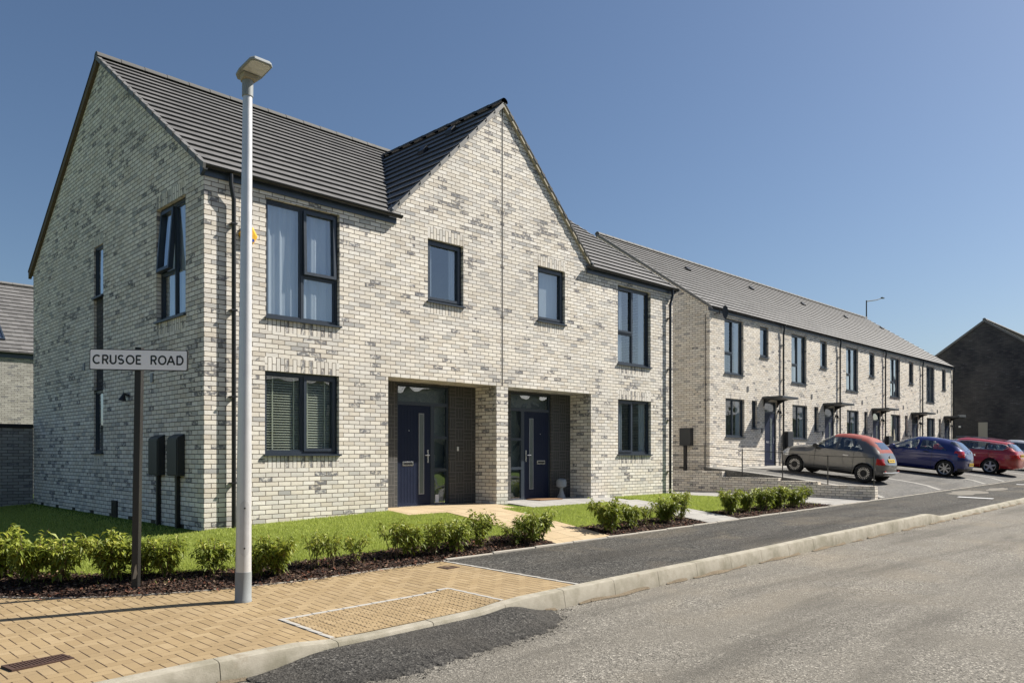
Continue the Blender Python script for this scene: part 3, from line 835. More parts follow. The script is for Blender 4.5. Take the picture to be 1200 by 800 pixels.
    def xr(h):
        z = zof(h); return (-.055, min(W_, CX-(8.37+.02-z)) if z < 8.39 else W_)
    rf = MB(T); roof_courses(rf, 0, Lr, P, xr, 34.6)
    # back slope
    rf.mi = 0; rf.face([(-.055, RY, RZ), (W_, RY, RZ), (W_, DEP+.2, EV-.05), (-.055, DEP+.2, EV-.05)])
    # cross-gable slope facing the outer side
    def Pc(a, h, n): q = math.sqrt(.5); return (3.45-.03+h*q-n*q, a, 5.49+h*q+n*q)
    def zc_(h): return 5.49+h*math.sqrt(.5)
    def yr(h):
        z = zc_(h); return (-.05, max(-.05, -.13+(z-EV)/PITCH))
    rf2 = MB(T); roof_courses(rf2, 0, (CX-3.42)*math.sqrt(2), Pc, yr, 45)
    roof = rf.build('roof', [M['tile'], M['tile_edge_shaded']], root, weld=False)
    roof2 = rf2.build('gable_roof', [M['tile'], M['tile_edge_shaded']], root, weld=False)
    # valley
    v = MB(T); v.tube([(3.46,-.1,5.53),(CX,RY-.62,8.38)], .022, 6); v.build('valley', M['lead'], roof)
    rg = MB(T); half_round(rg, (-.07,RY,RZ+.005), (W_,RY,RZ+.005), .10); rg.build('ridge_tiles', M['ridge'], roof, smooth=True)
    rg = MB(T); half_round(rg, (CX,-.07,8.42), (CX,RY-.5,8.42), .09); rg.build('ridge_tiles', M['greycap'], roof2, smooth=True)
    # side verge: two slopes
    for sgn, mt in ((0, 'greycap'), (1, 'brown')):
        v = MB(T)
        y0, y1 = (-.13, RY) if sgn == 0 else (DEP+.18, RY)
        z0, z1 = EV, RZ; n = 17
        w0, w1 = (-.075, .0) if sgn == 0 else (-.065, .0)
        lo, hi = (-.05, .045) if sgn == 0 else (-.13, .02)
        v.prism([(y0,z0+lo),(y1,z1+lo),(y1,z1+hi),(y0,z0+hi)], lambda y, z: (w0, y, z), lambda y, z: (w1, y, z))
        if sgn == 0:
            for k in range(n):
                t = (k+.0)/n; yy = y0+(y1-y0)*t; zz = z0+(z1-z0)*t
                v.prism([(yy-.03,zz-.05),(yy+.05,zz+.01),(yy+.04,zz+.085),(yy-.05,zz+.03)], lambda y, z: (w0-.012, y, z), lambda y, z: (w0+.03, y, z))
        v.build('verge', M[mt], roof)
    if True:   # top tile line over the rear verge
        v = MB(T); y0, y1, z0, z1 = DEP+.18, RY, EV, RZ
        v.prism([(y0,z0+.02),(y1,z1+.02),(y1,z1+.055),(y0,z0+.055)], lambda y, z: (-.075, y, z), lambda y, z: (.1, y, z)); v.build('verge', M['tile_edge_shaded'], roof)
    # cross-gable verge on the front face
    v = MB(T); q = math.sqrt(.5)
    mt = 'greycap' if left else 'sand'
    x0, z0, x1, z1 = 3.42, 5.46, CX, 8.395
    v.prism([(x0,z0-.05),(x1,z1-.06),(x1,z1+.03),(x0,z0+.035)], lambda x, z: (x, -.055, z), lambda x, z: (x, -.002, z))
    v.build('verge', M[mt], roof2)
    v = MB(T); n = 12
    for k in range(n):
        t = k/n; xx = x0+(x1-x0)*t; zz = z0+(z1-z0)*t
        v.prism([(xx-.02,zz-.03),(xx+.09,zz+.08),(xx+.075,zz+.10),(xx-.03,zz+.045)], lambda x, z: (x, -.072, z), lambda x, z: (x, .05, z))
    v.prism([(x0,z0+.037),(x1,z1+.032),(x1,z1+.055),(x0,z0+.06)], lambda x, z: (x, -.066, z), lambda x, z: (x, .05, z))
    v.build('verge_caps', M['greycap'] if left else M['tile_edge_shaded'], roof2)
    # fascia, gutter
    fa = MB(T); fa.box(-.004, 3.60, -.030, -.002, 5.31, 5.50); fa.build('fascia', M['fascia'], root)
    bo = MB(T); bo.prism([(-.13,5.39),(.02,5.31),(.02,5.52),(-.13,5.44)], lambda y, z: (-.055, y, z), lambda y, z: (-.002, y, z)); bo.build('box_end', M['fascia'], root)
    gutter(root, T, -.04, 3.66)
    # movement joint half and airbricks
    mj = MB(T); mj.box(CX-.011, CX-.0005, -.006, .0, 2.49, 8.33); mj.build('movement_joint', M['mastic'], root)
    for yy, hh in ((1.55, 2.0), (1.15, 2.45)):
        tv = MB(T); bx, bz = 3.42+hh, 5.49+hh
        tv.prism([(bx-.02,bz+.02),(bx+.14,bz+.17),(bx+.06,bz+.21),(bx-.03,bz+.10)], lambda x, z: (x, yy-.1, z), lambda x, z: (x, yy+.1, z))
        tv.build('roof_vent', M['gutter'], roof2)

T2 = lambda x, y, z: (-x, y, z)
hA = empty('semi_detached_house', (0,0,0), 'pale brick semi-detached house at the street corner, with the yellow alarm box and slatted blinds', 'house', 'pair of semi-detached houses')
semi(hA, None, True)
hB = empty('semi_detached_house', (2*CX,0,0), 'right-hand half of the pale brick pair, with a doormat outside its porch and grey verge to the parking', 'house', 'pair of semi-detached houses')
hB['label'] = 'right-hand half of the pale brick semi-detached pair, with a doormat in its porch'
semi(hB, T2, False)
downpipe(hA, None, .44, 5.4, -.12, gz=5.40)
downpipe(hB, T2, .235, 5.4, -.02, gz=5.40)
# fittings on the corner house's gable wall
def meter(root, yc, zt=1.33, zb_=.70, x=0, zg=-.17, w=.36, dpt=.19, side=-1, pipe=True):
    m_ = MB(); m_.prism([(x-dpt,zb_),(x-.002,zb_),(x-.002,zt+.05),(x-dpt,zt-.01)], lambda a, z: (a, yc-w/2, z), lambda a, z: (a, yc+w/2, z))
    o = m_.build('meter_box', M['meter'], root, bevel=.008)
    d = MB(); d.box(x-dpt-.012, x-dpt-.001, yc-w/2+.02, yc+w/2-.02, zb_+.02, zt-.04); d.build('meter_door', M['meter'], o, bevel=.004)
    p = MB(); p.box(x-.065, x-.005, yc-.03, yc+.03, zg, zb_-.001); p.build('meter_duct', M['blackmetal'], o); return o
meter(hA, 1.73, zg=-.19, w=.42, dpt=.12); meter(hA, .92, zg=-.17, w=.42, dpt=.12)
for k, y in enumerate((.75, 1.95, 3.05, 4.05, 5.2, 6.4, 7.6, 8.8)):
    a = MB(); a.box(-.006, .02, y, y+.20, -.12+(-.03), -.075); a.build('air_brick', M['blackmetal'], hA)
v = MB(); v.box(-.03, -.002, 3.80, 4.08, -.2, .18)
for k in range(3): v.box(-.034, -.03, 3.83+.08*k, 3.88+.08*k, -.1, .14)
v.build('floor_vent', M['blackmetal'], hA)
for y, z in ((5.78, 2.84), (2.08, 2.36)):
    v = MB(); v.box(-.025, -.002, y-.05, y+.05, z-.08, z+.08); v.build('wall_vent', M['lead'], hA, bevel=.006)
v = MB(); v.tube([(-.005,3.20,2.12),(-.09,3.22,2.14)], [.02,.02], 10); v.tube([(-.075,3.22,2.16),(-.10,3.22,2.09),(-.115,3.22,2.02)], [.02,.04,.07], 14); v.build('outside_light', M['blackmetal'], hA, smooth=True)
# alarm box: yellow hexagon case on the front wall
v = MB(); n = 6
hexa = [(.70+.155*math.cos(R(60*k)), 4.53+.155*math.sin(R(60*k))) for k in range(6)]
hin = [(.70+.11*math.cos(R(60*k)), 4.53+.11*math.sin(R(60*k))) for k in range(6)]
for k in range(6):
    l = (k+1) % 6
    v.face([(hexa[k][0],-.002,hexa[k][1]),(hexa[l][0],-.002,hexa[l][1]),(hexa[l][0],-.04,hexa[l][1]),(hexa[k][0],-.04,hexa[k][1])])
    v.face([(hexa[k][0],-.04,hexa[k][1]),(hexa[l][0],-.04,hexa[l][1]),(hin[l][0],-.075,hin[l][1]),(hin[k][0],-.075,hin[k][1])])
v.face([(a,-.075,b) for a, b in hin]); al = v.build('alarm_box', M['yellow'], hA)
v = MB(); v.box(.62,.78,-.079,-.0755,4.425,4.47); v.build('alarm_strip', M['blue'], al)

# doormat, ornament
v = MB(); v.box(-.38,.38,-.22,.22,0,.02); o = v.build('doormat', M['mat_'], bevel=.006); o.location = (8.05,.36,.013)
tag(o, 'brown coir doormat on the grey slabs in the right-hand porch', 'doormat')
o = empty('garden_ornament', (8.72,.44,.012), 'pale grey ornament on a flared foot beside the dark porch wall', 'ornament')
v = MB(); v.tube([(0,0,0),(0,0,.03),(0,0,.12),(0,0,.22),(0,0,.27)], [.10,.10,.06,.035,.045], 14); v.build('foot', M['ornament'], o, smooth=True)
v = MB(); v.tube([(0,0,.25),(0,0,.28),(0,0,.38),(0,0,.44),(0,0,.47)], [.06,.12,.125,.11,.04], 14); v.build('head', M['ornament'], o, smooth=True)

# ------------------------------------------------------------------ terrace
TX, TYY, TZ, TW = 18.34, 2.27, .61, 5.275
def terrace_house(root, off, end_left=False, first=False, cover=('side', 'side', 'half')):
    F = lambda a, d, z: (a, d, z); o = off
    H = [(.80+o,2.13+o,3.26,5.20), (3.42+o*.6,4.08+o*.6,4.05,5.20), (.88+o,2.2+o,1.05,2.40), (2.85+o*.3,3.25+o*.3,1.38,2.40), (3.87,4.80,-.02,2.42,.10)]
    wl = MB(); sw = [(.88+o,2.2+o,2.40,2.60), (.80+o,2.13+o,3.06,3.26), (3.87,4.80,2.42,2.62)]
    wall_faces(wl, 0, TW, -.6, 5.45, H, F, .15, sw)
    rw = MB(); rw.face([(0,DEP,-.6),(TW,DEP,-.6),(TW,DEP,5.4),(0,DEP,5.4)]); rw.build('rear_wall', M['brick_t'], root, recalc=False)
    for x, on in ((0, end_left),):
        if on:
            wall_faces(wl, 0, DEP, -1.0, 5.42, [], lambda a, d, z: (d, a, z), 0)
            Gp = [(0,5.42),(DEP,5.42),(RY,RZ-.06)]; wl.face([(0,a,z) for a, z in Gp], [(a+.1125,z) for a, z in Gp])
    wl.build('wall', M['brick_t'], root, weld=False, recalc=False)
    # the far end wall keeps every house closed
    ew = MB(); e = TW-.001
    ew.face([(e,0,-.6),(e,DEP,-.6),(e,DEP,5.42),(e,RY,RZ-.06),(e,0,5.42)]); ew.build('party_wall', M['brick_t'], root, recalc=False)
    window(root, F, *H[0][:4], [(0,.5,.36,1,'sash'), (0,.5,0,.36,'fix'), (.5,1,0,1,'fix')], cover[0])
    window(root, F, *H[1][:4], [(0,1,0,1,'sash')], cover[2])
    window(root, F, *H[2][:4], [(0,.45,0,1,'fix'), (.45,1,0,1,'fix')], cover[1])
    window(root, F, *H[3][:4], [(0,1,0,1,'fix')], 'half')
    d = MB(); D = .03
    for bx in ((3.872,3.93,D,D+.07,-.02,2.418),(4.74,4.798,D,D+.07,-.02,2.418),(3.93,4.74,D,D+.07,2.36,2.418),(3.93,4.74,D+.002,D+.068,2.0,2.06)): d.box(*bx)
    door = d.build('door', M['frame'], root)
    l = MB(); l.box(3.932,4.738,D+.012,D+.06,0,1.998); l.build('door_leaf', M['navy'], door)
    l = MB(); l.box(4.40,4.50,D+.004,D+.011,.25,1.80); l.build('door_glazing', M['frost'], door)
    l = MB(); l.box(4.385,4.40,D+.001,D+.0115,.235,1.815); l.box(4.50,4.515,D+.001,D+.0115,.235,1.815); l.build('glazing_bead', M['chrome'], door)
    l = MB(); l.box(4.06,4.29,D+.003,D+.0115,.86,.94); l.build('letterbox', M['chrome'], door)
    l = MB(); l.box(4.63,4.66,D+.004,D+.012,.85,1.09); l.box(4.56,4.66,D-.035,D-.02,.99,1.008); l.build('handle', M['chrome'], door)
    l = MB(); l.face([(3.93,D+.03,2.06),(4.74,D+.03,2.06),(4.74,D+.03,2.36),(3.93,D+.03,2.36)]); l.build('door_pane', M['glass'], door)
    l = MB(); l.box(3.85,4.82,-.09,.0,-.06,.012); l.build('threshold', M['concrete'], door)
    # canopy
    c = MB(); c.box(3.68,4.98,-.80,-.004,2.50,2.585); cn = c.build('canopy', M['canopy'], root, bevel=.01)
    for x in (3.78, 4.86):
        c = MB()
        c.prism([(-.005,2.498),(-.42,2.498),(-.42,2.47),(-.28,2.45),(-.06,2.33),(-.03,2.22),(-.005,2.22)], lambda y, z: (x, y, z), lambda y, z: (x+.02, y, z))
        c.build('canopy_bracket', M['gutter'], cn)
    l = MB(); l.box(4.93,4.99,-.05,-.002,2.05,2.13); l.tube([(4.96,-.09,2.12),(4.96,-.09,2.06),(4.96,-.09,1.98)], [.02,.045,.065], 10); l.build('outside_light', M['blackmetal'], root, smooth=True)
    l = MB(); l.box(3.62,3.68,-.02,-.002,1.25,1.40); l.build('house_number_plate', M['blackmetal'], root)
    if not first:
        m_ = MB(); m_.box(.10,.56,-.20,-.002,.72,1.32); mm = m_.build('meter_box', M['meter'], root, bevel=.008)
        m_ = MB(); m_.box(.2,.28,-.08,-.01,-.02,.719); m_.build('meter_duct', M['blackmetal'], mm)
    v = MB(); v.box(2.55,2.67,-.02,-.002,2.72,2.90); v.build('wall_vent', M['greycap'], root)
    # roof
    cp, sp = math.cos(R(34.6)), math.sin(R(34.6))
    P = lambda a, h, n: (a, -.13+h*cp-n*sp, EV+h*sp+n*cp)
    a0 = -.055 if end_left else 0.
    rf = MB(); roof_courses(rf, 0, (RY+.13)/cp, P, lambda h: (a0, TW), 34.6)
    rf.mi = 0; rf.face([(a0,RY,RZ),(TW,RY,RZ),(TW,DEP+.2,EV-.05),(a0,DEP+.2,EV-.05)])
    roof = rf.build('roof', [M['tile'], M['tile_edge_shaded']], root, weld=False)
    rg = MB(); half_round(rg, (a0,RY,RZ+.005), (TW,RY,RZ+.005), .10); rg.build('ridge_tiles', M['ridge'], roof, smooth=True)
    for xx in (4.2,):
        tv = MB(); h = 4.5; tv.prism([P(0,h-.12,.03)[1:],P(0,h+.13,.03)[1:],P(0,h+.05,.10)[1:],P(0,h-.12,.09)[1:]], lambda y, z: (xx-.13,y,z), lambda y, z: (xx+.13,y,z)); tv.build('roof_vent', M['gutter'], roof)
    if end_left:
        v = MB(); v.prism([(-.13,EV-.06),(RY,RZ-.06),(RY,RZ+.04),(-.13,EV+.04)], lambda y, z: (-.07,y,z), lambda y, z: (0,y,z)); v.build('verge', M['greycap'], roof)
        bo = MB(); bo.prism([(-.13,5.39),(.02,5.31),(.02,5.52),(-.13,5.44)], lambda y, z: (-.055, y, z), lambda y, z: (-.002, y, z)); bo.build('box_end', M['fascia'], root)
    fa = MB(); fa.box(-.004 if end_left else .0005, TW, -.030, -.002, 5.31, 5.50); fa.build('fascia', M['fascia'], root)
    gutter(root, None, a0, TW+.001)
    downpipe(root, None, TW-.02 if not first else TW-.03, 5.4, 0, swan=False)

TL = ['pale brick terraced house nearest the camera, its gable end facing the low wall and railing',
      'second terraced house from the near end, behind the grey car with the red roof',
      'middle house of the pale brick terrace, third from the near gable end',
      'fourth house of the pale brick terrace, one before the far end',
      'terraced house at the far end of the row, next to the dark brick gable']
th0 = empty('terraced_house', (TX,TYY,TZ), TL[0], 'house', 'terraced houses behind the parking bays')
terrace_house(th0, .17, True, True)
# dish and meter box on the near end house
v = MB(); v.tube([(.28,-.004,5.22),(.28,-.22,5.26)], .015, 8)
v.tube([(.28,-.22,5.20),(.28,-.22,5.34)], .02, 8); sd = v.build('satellite_dish', M['blackmetal'], th0)
v = MB(); ring = []
for rr_, dd in ((.0,.0),(.11,.01),(.19,.03),(.24,.055)):
    ring.append([Vector((.40+ .9*dd+ .45*rr_*math.cos(t), -.30-dd*.6-.35*rr_*math.cos(t)*.6, 5.28+rr_*math.sin(t)*.95)) for t in [2*math.pi*k/18 for k in range(18)]])
for a, b in zip(ring, ring[1:]):
    for k in range(18): l = (k+1) % 18; v.face([a[k], a[l], b[l], b[k]])
v.build('dish_reflector', M['blackmetal'], sd, smooth='all')
v = MB(); v.box(-.20,-.002,.63,1.07,.74,1.34); mm = v.build('meter_box', M['meter'], th0, bevel=.008)
v = MB(); v.box(-.10,-.01,.88,.97,-.12,.739); v.build('meter_duct', M['blackmetal'], mm)
v = MB(); v.tube([(-.012,.16,5.2),(-.012,.16,-.6)], .011, 8); v.build('cable_duct', M['gutter'], th0)
v = MB(); v.box(-.008,.01,.95,1.2,-.05,.01); v.build('air_brick', M['blackmetal'], th0)
th1 = empty('terraced_house', (TX+TW,TYY,TZ), TL[1], 'house', 'terraced houses behind the parking bays')
terrace_house(th1, 0, cover=('half', 'side', 'side'))
for i in (2, 3, 4):
    t = copy_tree(th1); t.location = (TX+TW*i,TYY,TZ); t['label'] = TL[i]

# ------------------------------------------------------------------ far dark gable house
dk = empty('dark_brick_house', (50.5,2.07,.55), 'black brick house end with a plain gable at the far right of the street', 'house')
v = MB(); hw = 4.85; ez = 5.42; rz = 8.85
q = [(-hw,-1.2),(hw,-1.2),(hw,ez),(0,rz),(-hw,ez)]
v.face([(0,a,z) for a, z in q], [(a,z) for a, z in q])
v.face([(0,-hw,-1.2),(14,-hw,-1.2),(14,-hw,ez),(0,-hw,ez)]); v.face([(0,hw,-1.2),(14,hw,-1.2),(14,hw,ez),(0,hw,ez)]); v.face([(14,a,z) for a, z in q])
v.build('wall', M['brick_d'], dk, recalc=False, weld=False)
v = MB(); a_ = math.atan2(rz-ez, hw); cp, sp = math.cos(a_), math.sin(a_)
for sg in (-1, 1):
    roof_courses(v, 0, (hw+.15)/cp, lambda a, h, n: (a, sg*(-(hw+.15)+h*cp-n*sp), ez-.05+h*sp+n*cp), lambda h: (-.08, 14), 35)
rf = v.build('roof', [M['tile'], M['tile_edge_shaded']], dk, weld=False)
v = MB()
for sg in (-1, 1):
    v.prism([(sg*(hw+.15),ez-.16),(0,rz-.05),(0,rz+.10),(sg*(hw+.15),ez-.01)], lambda y, z: (-.11,y,z), lambda y, z: (-.002,y,z))
v.build('verge', M['greycap'], rf)
v = MB(); half_round(v, (-.1,0,rz+.08), (14,0,rz+.08), .1); v.build('ridge_tiles', M['greycap'], rf)
v = MB(); v.box(-.05,-.002,-.17,.34,0,2.5); v.build('pale_panel', M['panel'], dk)
v = MB(); v.box(-.05,-.004,1.05,1.5,2.84,3.02); v.build('sign_plate', M['lead'], dk)
v = MB(); v.box(-.10,-.002,1.33,1.45,2.2,2.32); v.build('outside_light', M['white'], dk)

# ------------------------------------------------------------------ house and garden wall at the left rear
nb = empty('neighbour_house', (-5.5,25,-.2), 'grey brick house with a skylight seen behind the garden wall on the far left', 'house')
v = MB(); L = 14
def NF(a, d, z): return (a, d, z)
wall_faces(v, 0, L, -.4, 5.4, [(.8,2.0,3.3,4.9),(3.4,4.6,3.3,4.9)], NF, .15)
v.face([(0,9.6,-.4),(L,9.6,-.4),(L,9.6,5.4),(0,9.6,5.4)])
for x in (0, L): v.face([(x,0,-.4),(x,9.6,-.4),(x,9.6,5.4),(x,4.8,8.95),(x,0,5.4)])
v.build('wall', M['brick_g'], nb, recalc=False, weld=False)
for x in (.8, 3.4): window(nb, NF, x, x+1.2, 3.3, 4.9, [(0,.5,0,1,'fix'), (.5,1,0,1,'sash')], 'half')
v = MB(); a_ = math.atan2(3.55, 4.8); cp, sp = math.cos(a_), math.sin(a_)
PN = lambda a, h, n: (a, -.15+h*cp-n*sp, 5.34+h*sp+n*cp)
roof_courses(v, 0, 4.95/cp, PN, lambda h: (-.05, L+.05), 36)
v.face([(-.05,4.8,9.0),(L+.05,4.8,9.0),(L+.05,9.8,5.3),(-.05,9.8,5.3)])
rf = v.build('roof', [M['tile'], M['tile_edge_shaded']], nb, weld=False)
v = MB(); half_round(v, (-.05,4.8,9.02), (L+.05,4.8,9.02), .1); v.build('ridge_tiles', M['greycap'], rf)
v = MB(); v.box(0,L,-.03,-.002,5.15,5.40); v.build('fascia', M['fascia'], nb)
gutter(nb, None, 0, L, 5.42, -.1)
sk = MB(); X0, X1, h0, h1 = 7.45, 8.25, .95, 2.2
for (a, b, c, d) in ((X0,X0+.06,h0,h1),(X1-.06,X1,h0,h1),(X0+.06,X1-.06,h0,h0+.06),(X0+.06,X1-.06,h1-.06,h1)):
    p = [PN(a,c,.02),PN(b,c,.02),PN(b,d,.02),PN(a,d,.02)]; q = [PN(a,c,.09),PN(b,c,.09),PN(b,d,.09),PN(a,d,.09)]
    sk.face(q); [sk.face([p[i],p[(i+1)%4],q[(i+1)%4],q[i]]) for i in range(4)]
s_ = sk.build('skylight', M['frame'], rf)
g_ = MB(); g_.face([PN(X0+.06,h0+.06,.06),PN(X1-.06,h0+.06,.06),PN(X1-.06,h1-.06,.06),PN(X0+.06,h1-.06,.06)]); g_.build('pane', M['glass'], s_)
gw = empty('garden_wall', (-3.35,9.79,-.2), 'grey brick garden wall with a dark coping running left from the corner house', 'wall')
v = MB(); v.box(0,3.345,-.11,.11,-.5,1.88); v.build('brickwork', M['brick_g'], gw, recalc=False)
v = MB(); v.box(0,3.34,-.15,.15,1.882,1.97); v.build('coping', M['gutter'], gw, bevel=.01)

# ------------------------------------------------------------------ houses across the road (seen only in the window glass)
def opposite(x, label):
    o = empty('opposite_house', (x,-23,zr(x)+.1), label, 'house', 'houses on the far side of the road')
    v = MB(); v.box(0,11.5,-9,0,0,5.4)
    for a in (0, 11.5): v.face([(a,-9,5.4),(a,0,5.4),(a,-4.5,8.6)])
    v.build('wall', M['brick_g'], o, recalc=False, weld=False)
    v = MB(); v.face([(-.1,.25,5.2),(11.6,.25,5.2),(11.6,-4.5,8.65),(-.1,-4.5,8.65)]); v.face([(-.1,-9.25,5.2),(11.6,-9.25,5.2),(11.6,-4.5,8.65),(-.1,-4.5,8.65)]); v.build('roof', M['tile'], o)
    for a in (1, 8.6):
        for z in (1, 3.3):
            w = MB(); w.box(a,a+1.6,.002,.04,z,z+1.4); f = w.build('window', M['frame'], o)
            w = MB(); w.box(a+.06,a+1.54,.041,.05,z+.06,z+1.34); w.build('pane', M['carglass'], f)
    w = MB(); w.box(5,6,.002,.04,0,2.1); w.build('door', M['navy'], o)
for k, l in enumerate(('opposite the side road', 'opposite the corner lamp', 'across from the left porch', 'across from the right porch', 'across from the low wall', 'across from the grey car',
                       'across from the red estate', 'across from the black gable', 'far along the road', 'last along the road')):
    opposite(-16+11.6*k, 'grey brick house over the road, '+l)


# ------------------------------------------------------------------ low wall and railing beside the parking bays
lw = empty('low_brick_wall', (18.0,-3.32,-.25), 'low stepped retaining wall of pale brick edging the parking bays', 'wall')
segs = [(0,1.65,.14),(1.65,2.9,.23),(2.9,4.85,.31),(4.85,7.6,.49)]
v = MB(); c = MB()
for y0, y1, top in segs:
    t = top+.25; v.box(-.11,.11,y0,y1-.001,-.4,t-.11)
    k = y0
    while k < y1-.01:
        c.box(-.112,.112,k+.005,min(k+.07,y1),t-.108,t); k += .075
v.build('brickwork', M['brick_t'], lw, weld=False, recalc=False); c.build('coping', M['brick_t'], lw, weld=False, recalc=False)
rl = empty('metal_railing', (18.0,0,0), 'thin black metal railing standing on the low stepped wall', 'railing')
posts = [(3.7,.49,1.36),(2.24,.49,1.35),(.87,.31,1.22),(-.5,.31,1.12),(-1.92,.14,1.02),(-3.25,.14,.98)]
for y, a, b in posts:
    v = MB(); v.box(-.013,.013,y-.013,y+.013,a,b); v.build('post', M['blackmetal'], rl)
for (ya, a0, b0), (yb, a1, b1) in zip(posts, posts[1:]):
    for t in (.97, .60, .30):
        p = .49 if ya > 2 else a0
        v = MB(); z0 = b0-(1-t)*.84; z1 = b1-(1-t)*.84; v.tube([(0,ya-.013,z0),(0,yb+.013,z1)], .009, 6); v.build('rail', M['blackmetal'], rl)

# ------------------------------------------------------------------ street lamp
LX, LY = -1.27, -3.93; LZ = zp(LX, LY)
galv = plain('galvanised_steel', (.62,.62,.62), .38, .35, var=.10, scale=7)
lampgrey = plain('lamp_grey_paint', (.24,.26,.27), .55, var=.08)
ls = empty('street_lamp', (LX,LY,LZ), 'tall pale street lamp with a flat head on the paving before the corner house', 'street lamp')
ls.rotation_euler = (R(-.45), R(.75), 0)
v = MB(); v.tube([(0,0,.305),(0,0,5.36)], [.081,.049], 28); col_ = v.build('column', galv, ls, smooth=True)
v = MB(); v.tube([(0,0,-.05),(0,0,.015),(0,0,.022),(0,0,.306)], [.088,.088,.084,.084], 28); v.build('painted_base', lampgrey, ls, smooth=True)
# service door, facing the camera
d = MB(); ang = math.atan2(-11.8-LY, -5.07-LX)+.1
zz = [.48+.02*k for k in range(30)]
def dr(u, z): 
    r_ = .0815-(z-.3)*.00635+.003; t = ang+u; return (r_*math.cos(t), r_*math.sin(t), z)
def hw_(z):
    zc = min(max(z, .56), .98); return .62*math.sqrt(max(0, 1-((z-zc)/.085)**2))
for a, b in zip(zz, zz[1:]):
    for k in range(6):
        u0, u1 = -1+k/3, -1+(k+1)/3; d.face([dr(u0*hw_(a),a), dr(u1*hw_(a),a), dr(u1*hw_(b),b), dr(u0*hw_(b),b)])
d.build('service_door', plain('door_steel', (.55,.55,.55), .42, .35, var=.15, scale=9), ls, smooth='all')
d = MB()
for z in (.56, .98):
    a = Vector(dr(0, z)); n_ = Vector((math.cos(ang), math.sin(ang), 0)); d.tube([a, a+n_*.006], .009, 8)
d.build('door_screw', M['blackmetal'], ls)
# head (points out over the road, -y)
v = MB(); v.tube([(0,0,5.36),(0,0,5.365),(0,0,5.56)], [.052,.058,.058], 20); v.build('spigot', lampgrey, ls, smooth=True)
tilt = R(7)
def HT(x, y, z, k=.84):
    x *= k; y *= k; z *= k  # y forward along the arm, tilted up
    return (x, -(y*math.cos(tilt)-z*math.sin(tilt)), 5.575+y*math.sin(tilt)+z*math.cos(tilt))
v = MB(HT)
outl = [(-.08,-.12),(.08,-.12),(.135,-.05),(.155,.08),(.15,.36),(.11,.41),(-.11,.41),(-.15,.36),(-.155,.08),(-.135,-.05)]
top = [(x*.86, y*.94+.01) for x, y in outl]
def ringf(pl, z): return [(x, y, z) for x, y in pl]
A, B_, Ct = ringf(outl, .0), ringf(outl, .024), ringf(top, .052)
for r0, r1 in ((A, B_), (B_, Ct)):
    for k in range(len(outl)): l = (k+1) % len(outl); v.face([r0[k], r0[l], r1[l], r1[k]])
v.face(Ct); v.face(A[::-1]); head = v.build('lantern_head', lampgrey, ls, bevel=.006)
v = MB(HT); v.prism([(-.128,.125),(.128,.125),(.128,.35),(.09,.385),(-.09,.385),(-.128,.35)], lambda x, y: (x, y, -.006), lambda x, y: (x, y, -.0005)); 
v.build('lantern_lens', plain('lens_clear', (.52,.52,.50), .25, spec=.8, var=.35, scale=30), head)
v = MB(HT); 
v.prism([(-.065,-.10),(.065,-.10),(.11,.0),(.11,.11),(-.11,.11),(-.11,.0)], lambda x, y: (x*.8, y*.8, -.055), lambda x, y: (x, y, -.001))
v.build('gear_housing', plain('warm_grey_cast', (.30,.27,.21), .6, var=.1), head, bevel=.008)

# tall lamp whose top shows over the terrace roof
fl = empty('street_lamp', (78.7,20,0), 'distant street lamp with a thin outreach arm, its top showing above the terrace ridge', 'street lamp')
v = MB(); v.tube([(0,0,-1),(0,0,17.1)], [.09,.06], 10); v.build('column', M['blackmetal'], fl)
v = MB(); v.tube([(0,0,17.0),(2.6,0,17.5),(4.4,0,17.95)], [.05,.045,.04], 8); v.build('arm', M['blackmetal'], fl)
v = MB(); v.box(4.2,4.8,-.10,.10,17.95,18.04); v.build('lantern_head', M['blackmetal'], fl)

# ------------------------------------------------------------------ street name sign
SX_, SY_ = -1.88, -2.56; SZ = zp(SX_, SY_)-.01
fw = Vector((.7046,.7096,0)); rt = Vector((.7096,-.7046,0))
sg = empty('street_name_sign', (SX_,SY_,SZ), 'white plate reading CRUSOE ROAD on a black post at the paving edge', 'street sign', None, math.atan2(rt.y, rt.x))
sg.rotation_euler = (0, R(.9), math.atan2(rt.y, rt.x))
v = MB(); v.box(-.037,.037,-.037,.037,-.1,2.765); post = v.build('post', plain('sign_post_black', (.016,.015,.014), .5, var=.3, scale=8), sg, bevel=.006)
v = MB(); v.prism([(-.02,.16),(.005,.30),(.02,.33),(.03,.22),(.015,.17)], lambda x, z: (x, -.0385, z), lambda x, z: (x, -.0375, z)); v.build('scrape', M['sand'], post)
PZ0, PZ1, PX0, PX1 = 2.50, 2.735, -.53, .57
def rrect(x0, x1, z0, z1, r, n=5):
    o = []
    for cx, cz, a in ((x1-r,z1-r,0),(x0+r,z1-r,90),(x0+r,z0+r,180),(x1-r,z0+r,270)):
        for k in range(n+1): t = R(a+90*k/n); o.append((cx+r*math.cos(t), cz+r*math.sin(t)))
    return o
v = MB(); v.prism(rrect(PX0,PX1,PZ0,PZ1,.018), lambda x, z: (x,-.060,z), lambda x, z: (x,-.038,z)); pl = v.build('plate_border', M['blackmetal'], sg)
v = MB(); v.prism(rrect(PX0+.010,PX1-.010,PZ0+.010,PZ1-.010,.014), lambda x, z: (x,-.063,z), lambda x, z: (x,-.0601,z)); v.build('name_plate', plain('white_sign_face', (.92,.91,.94), .4, var=.03), sg)
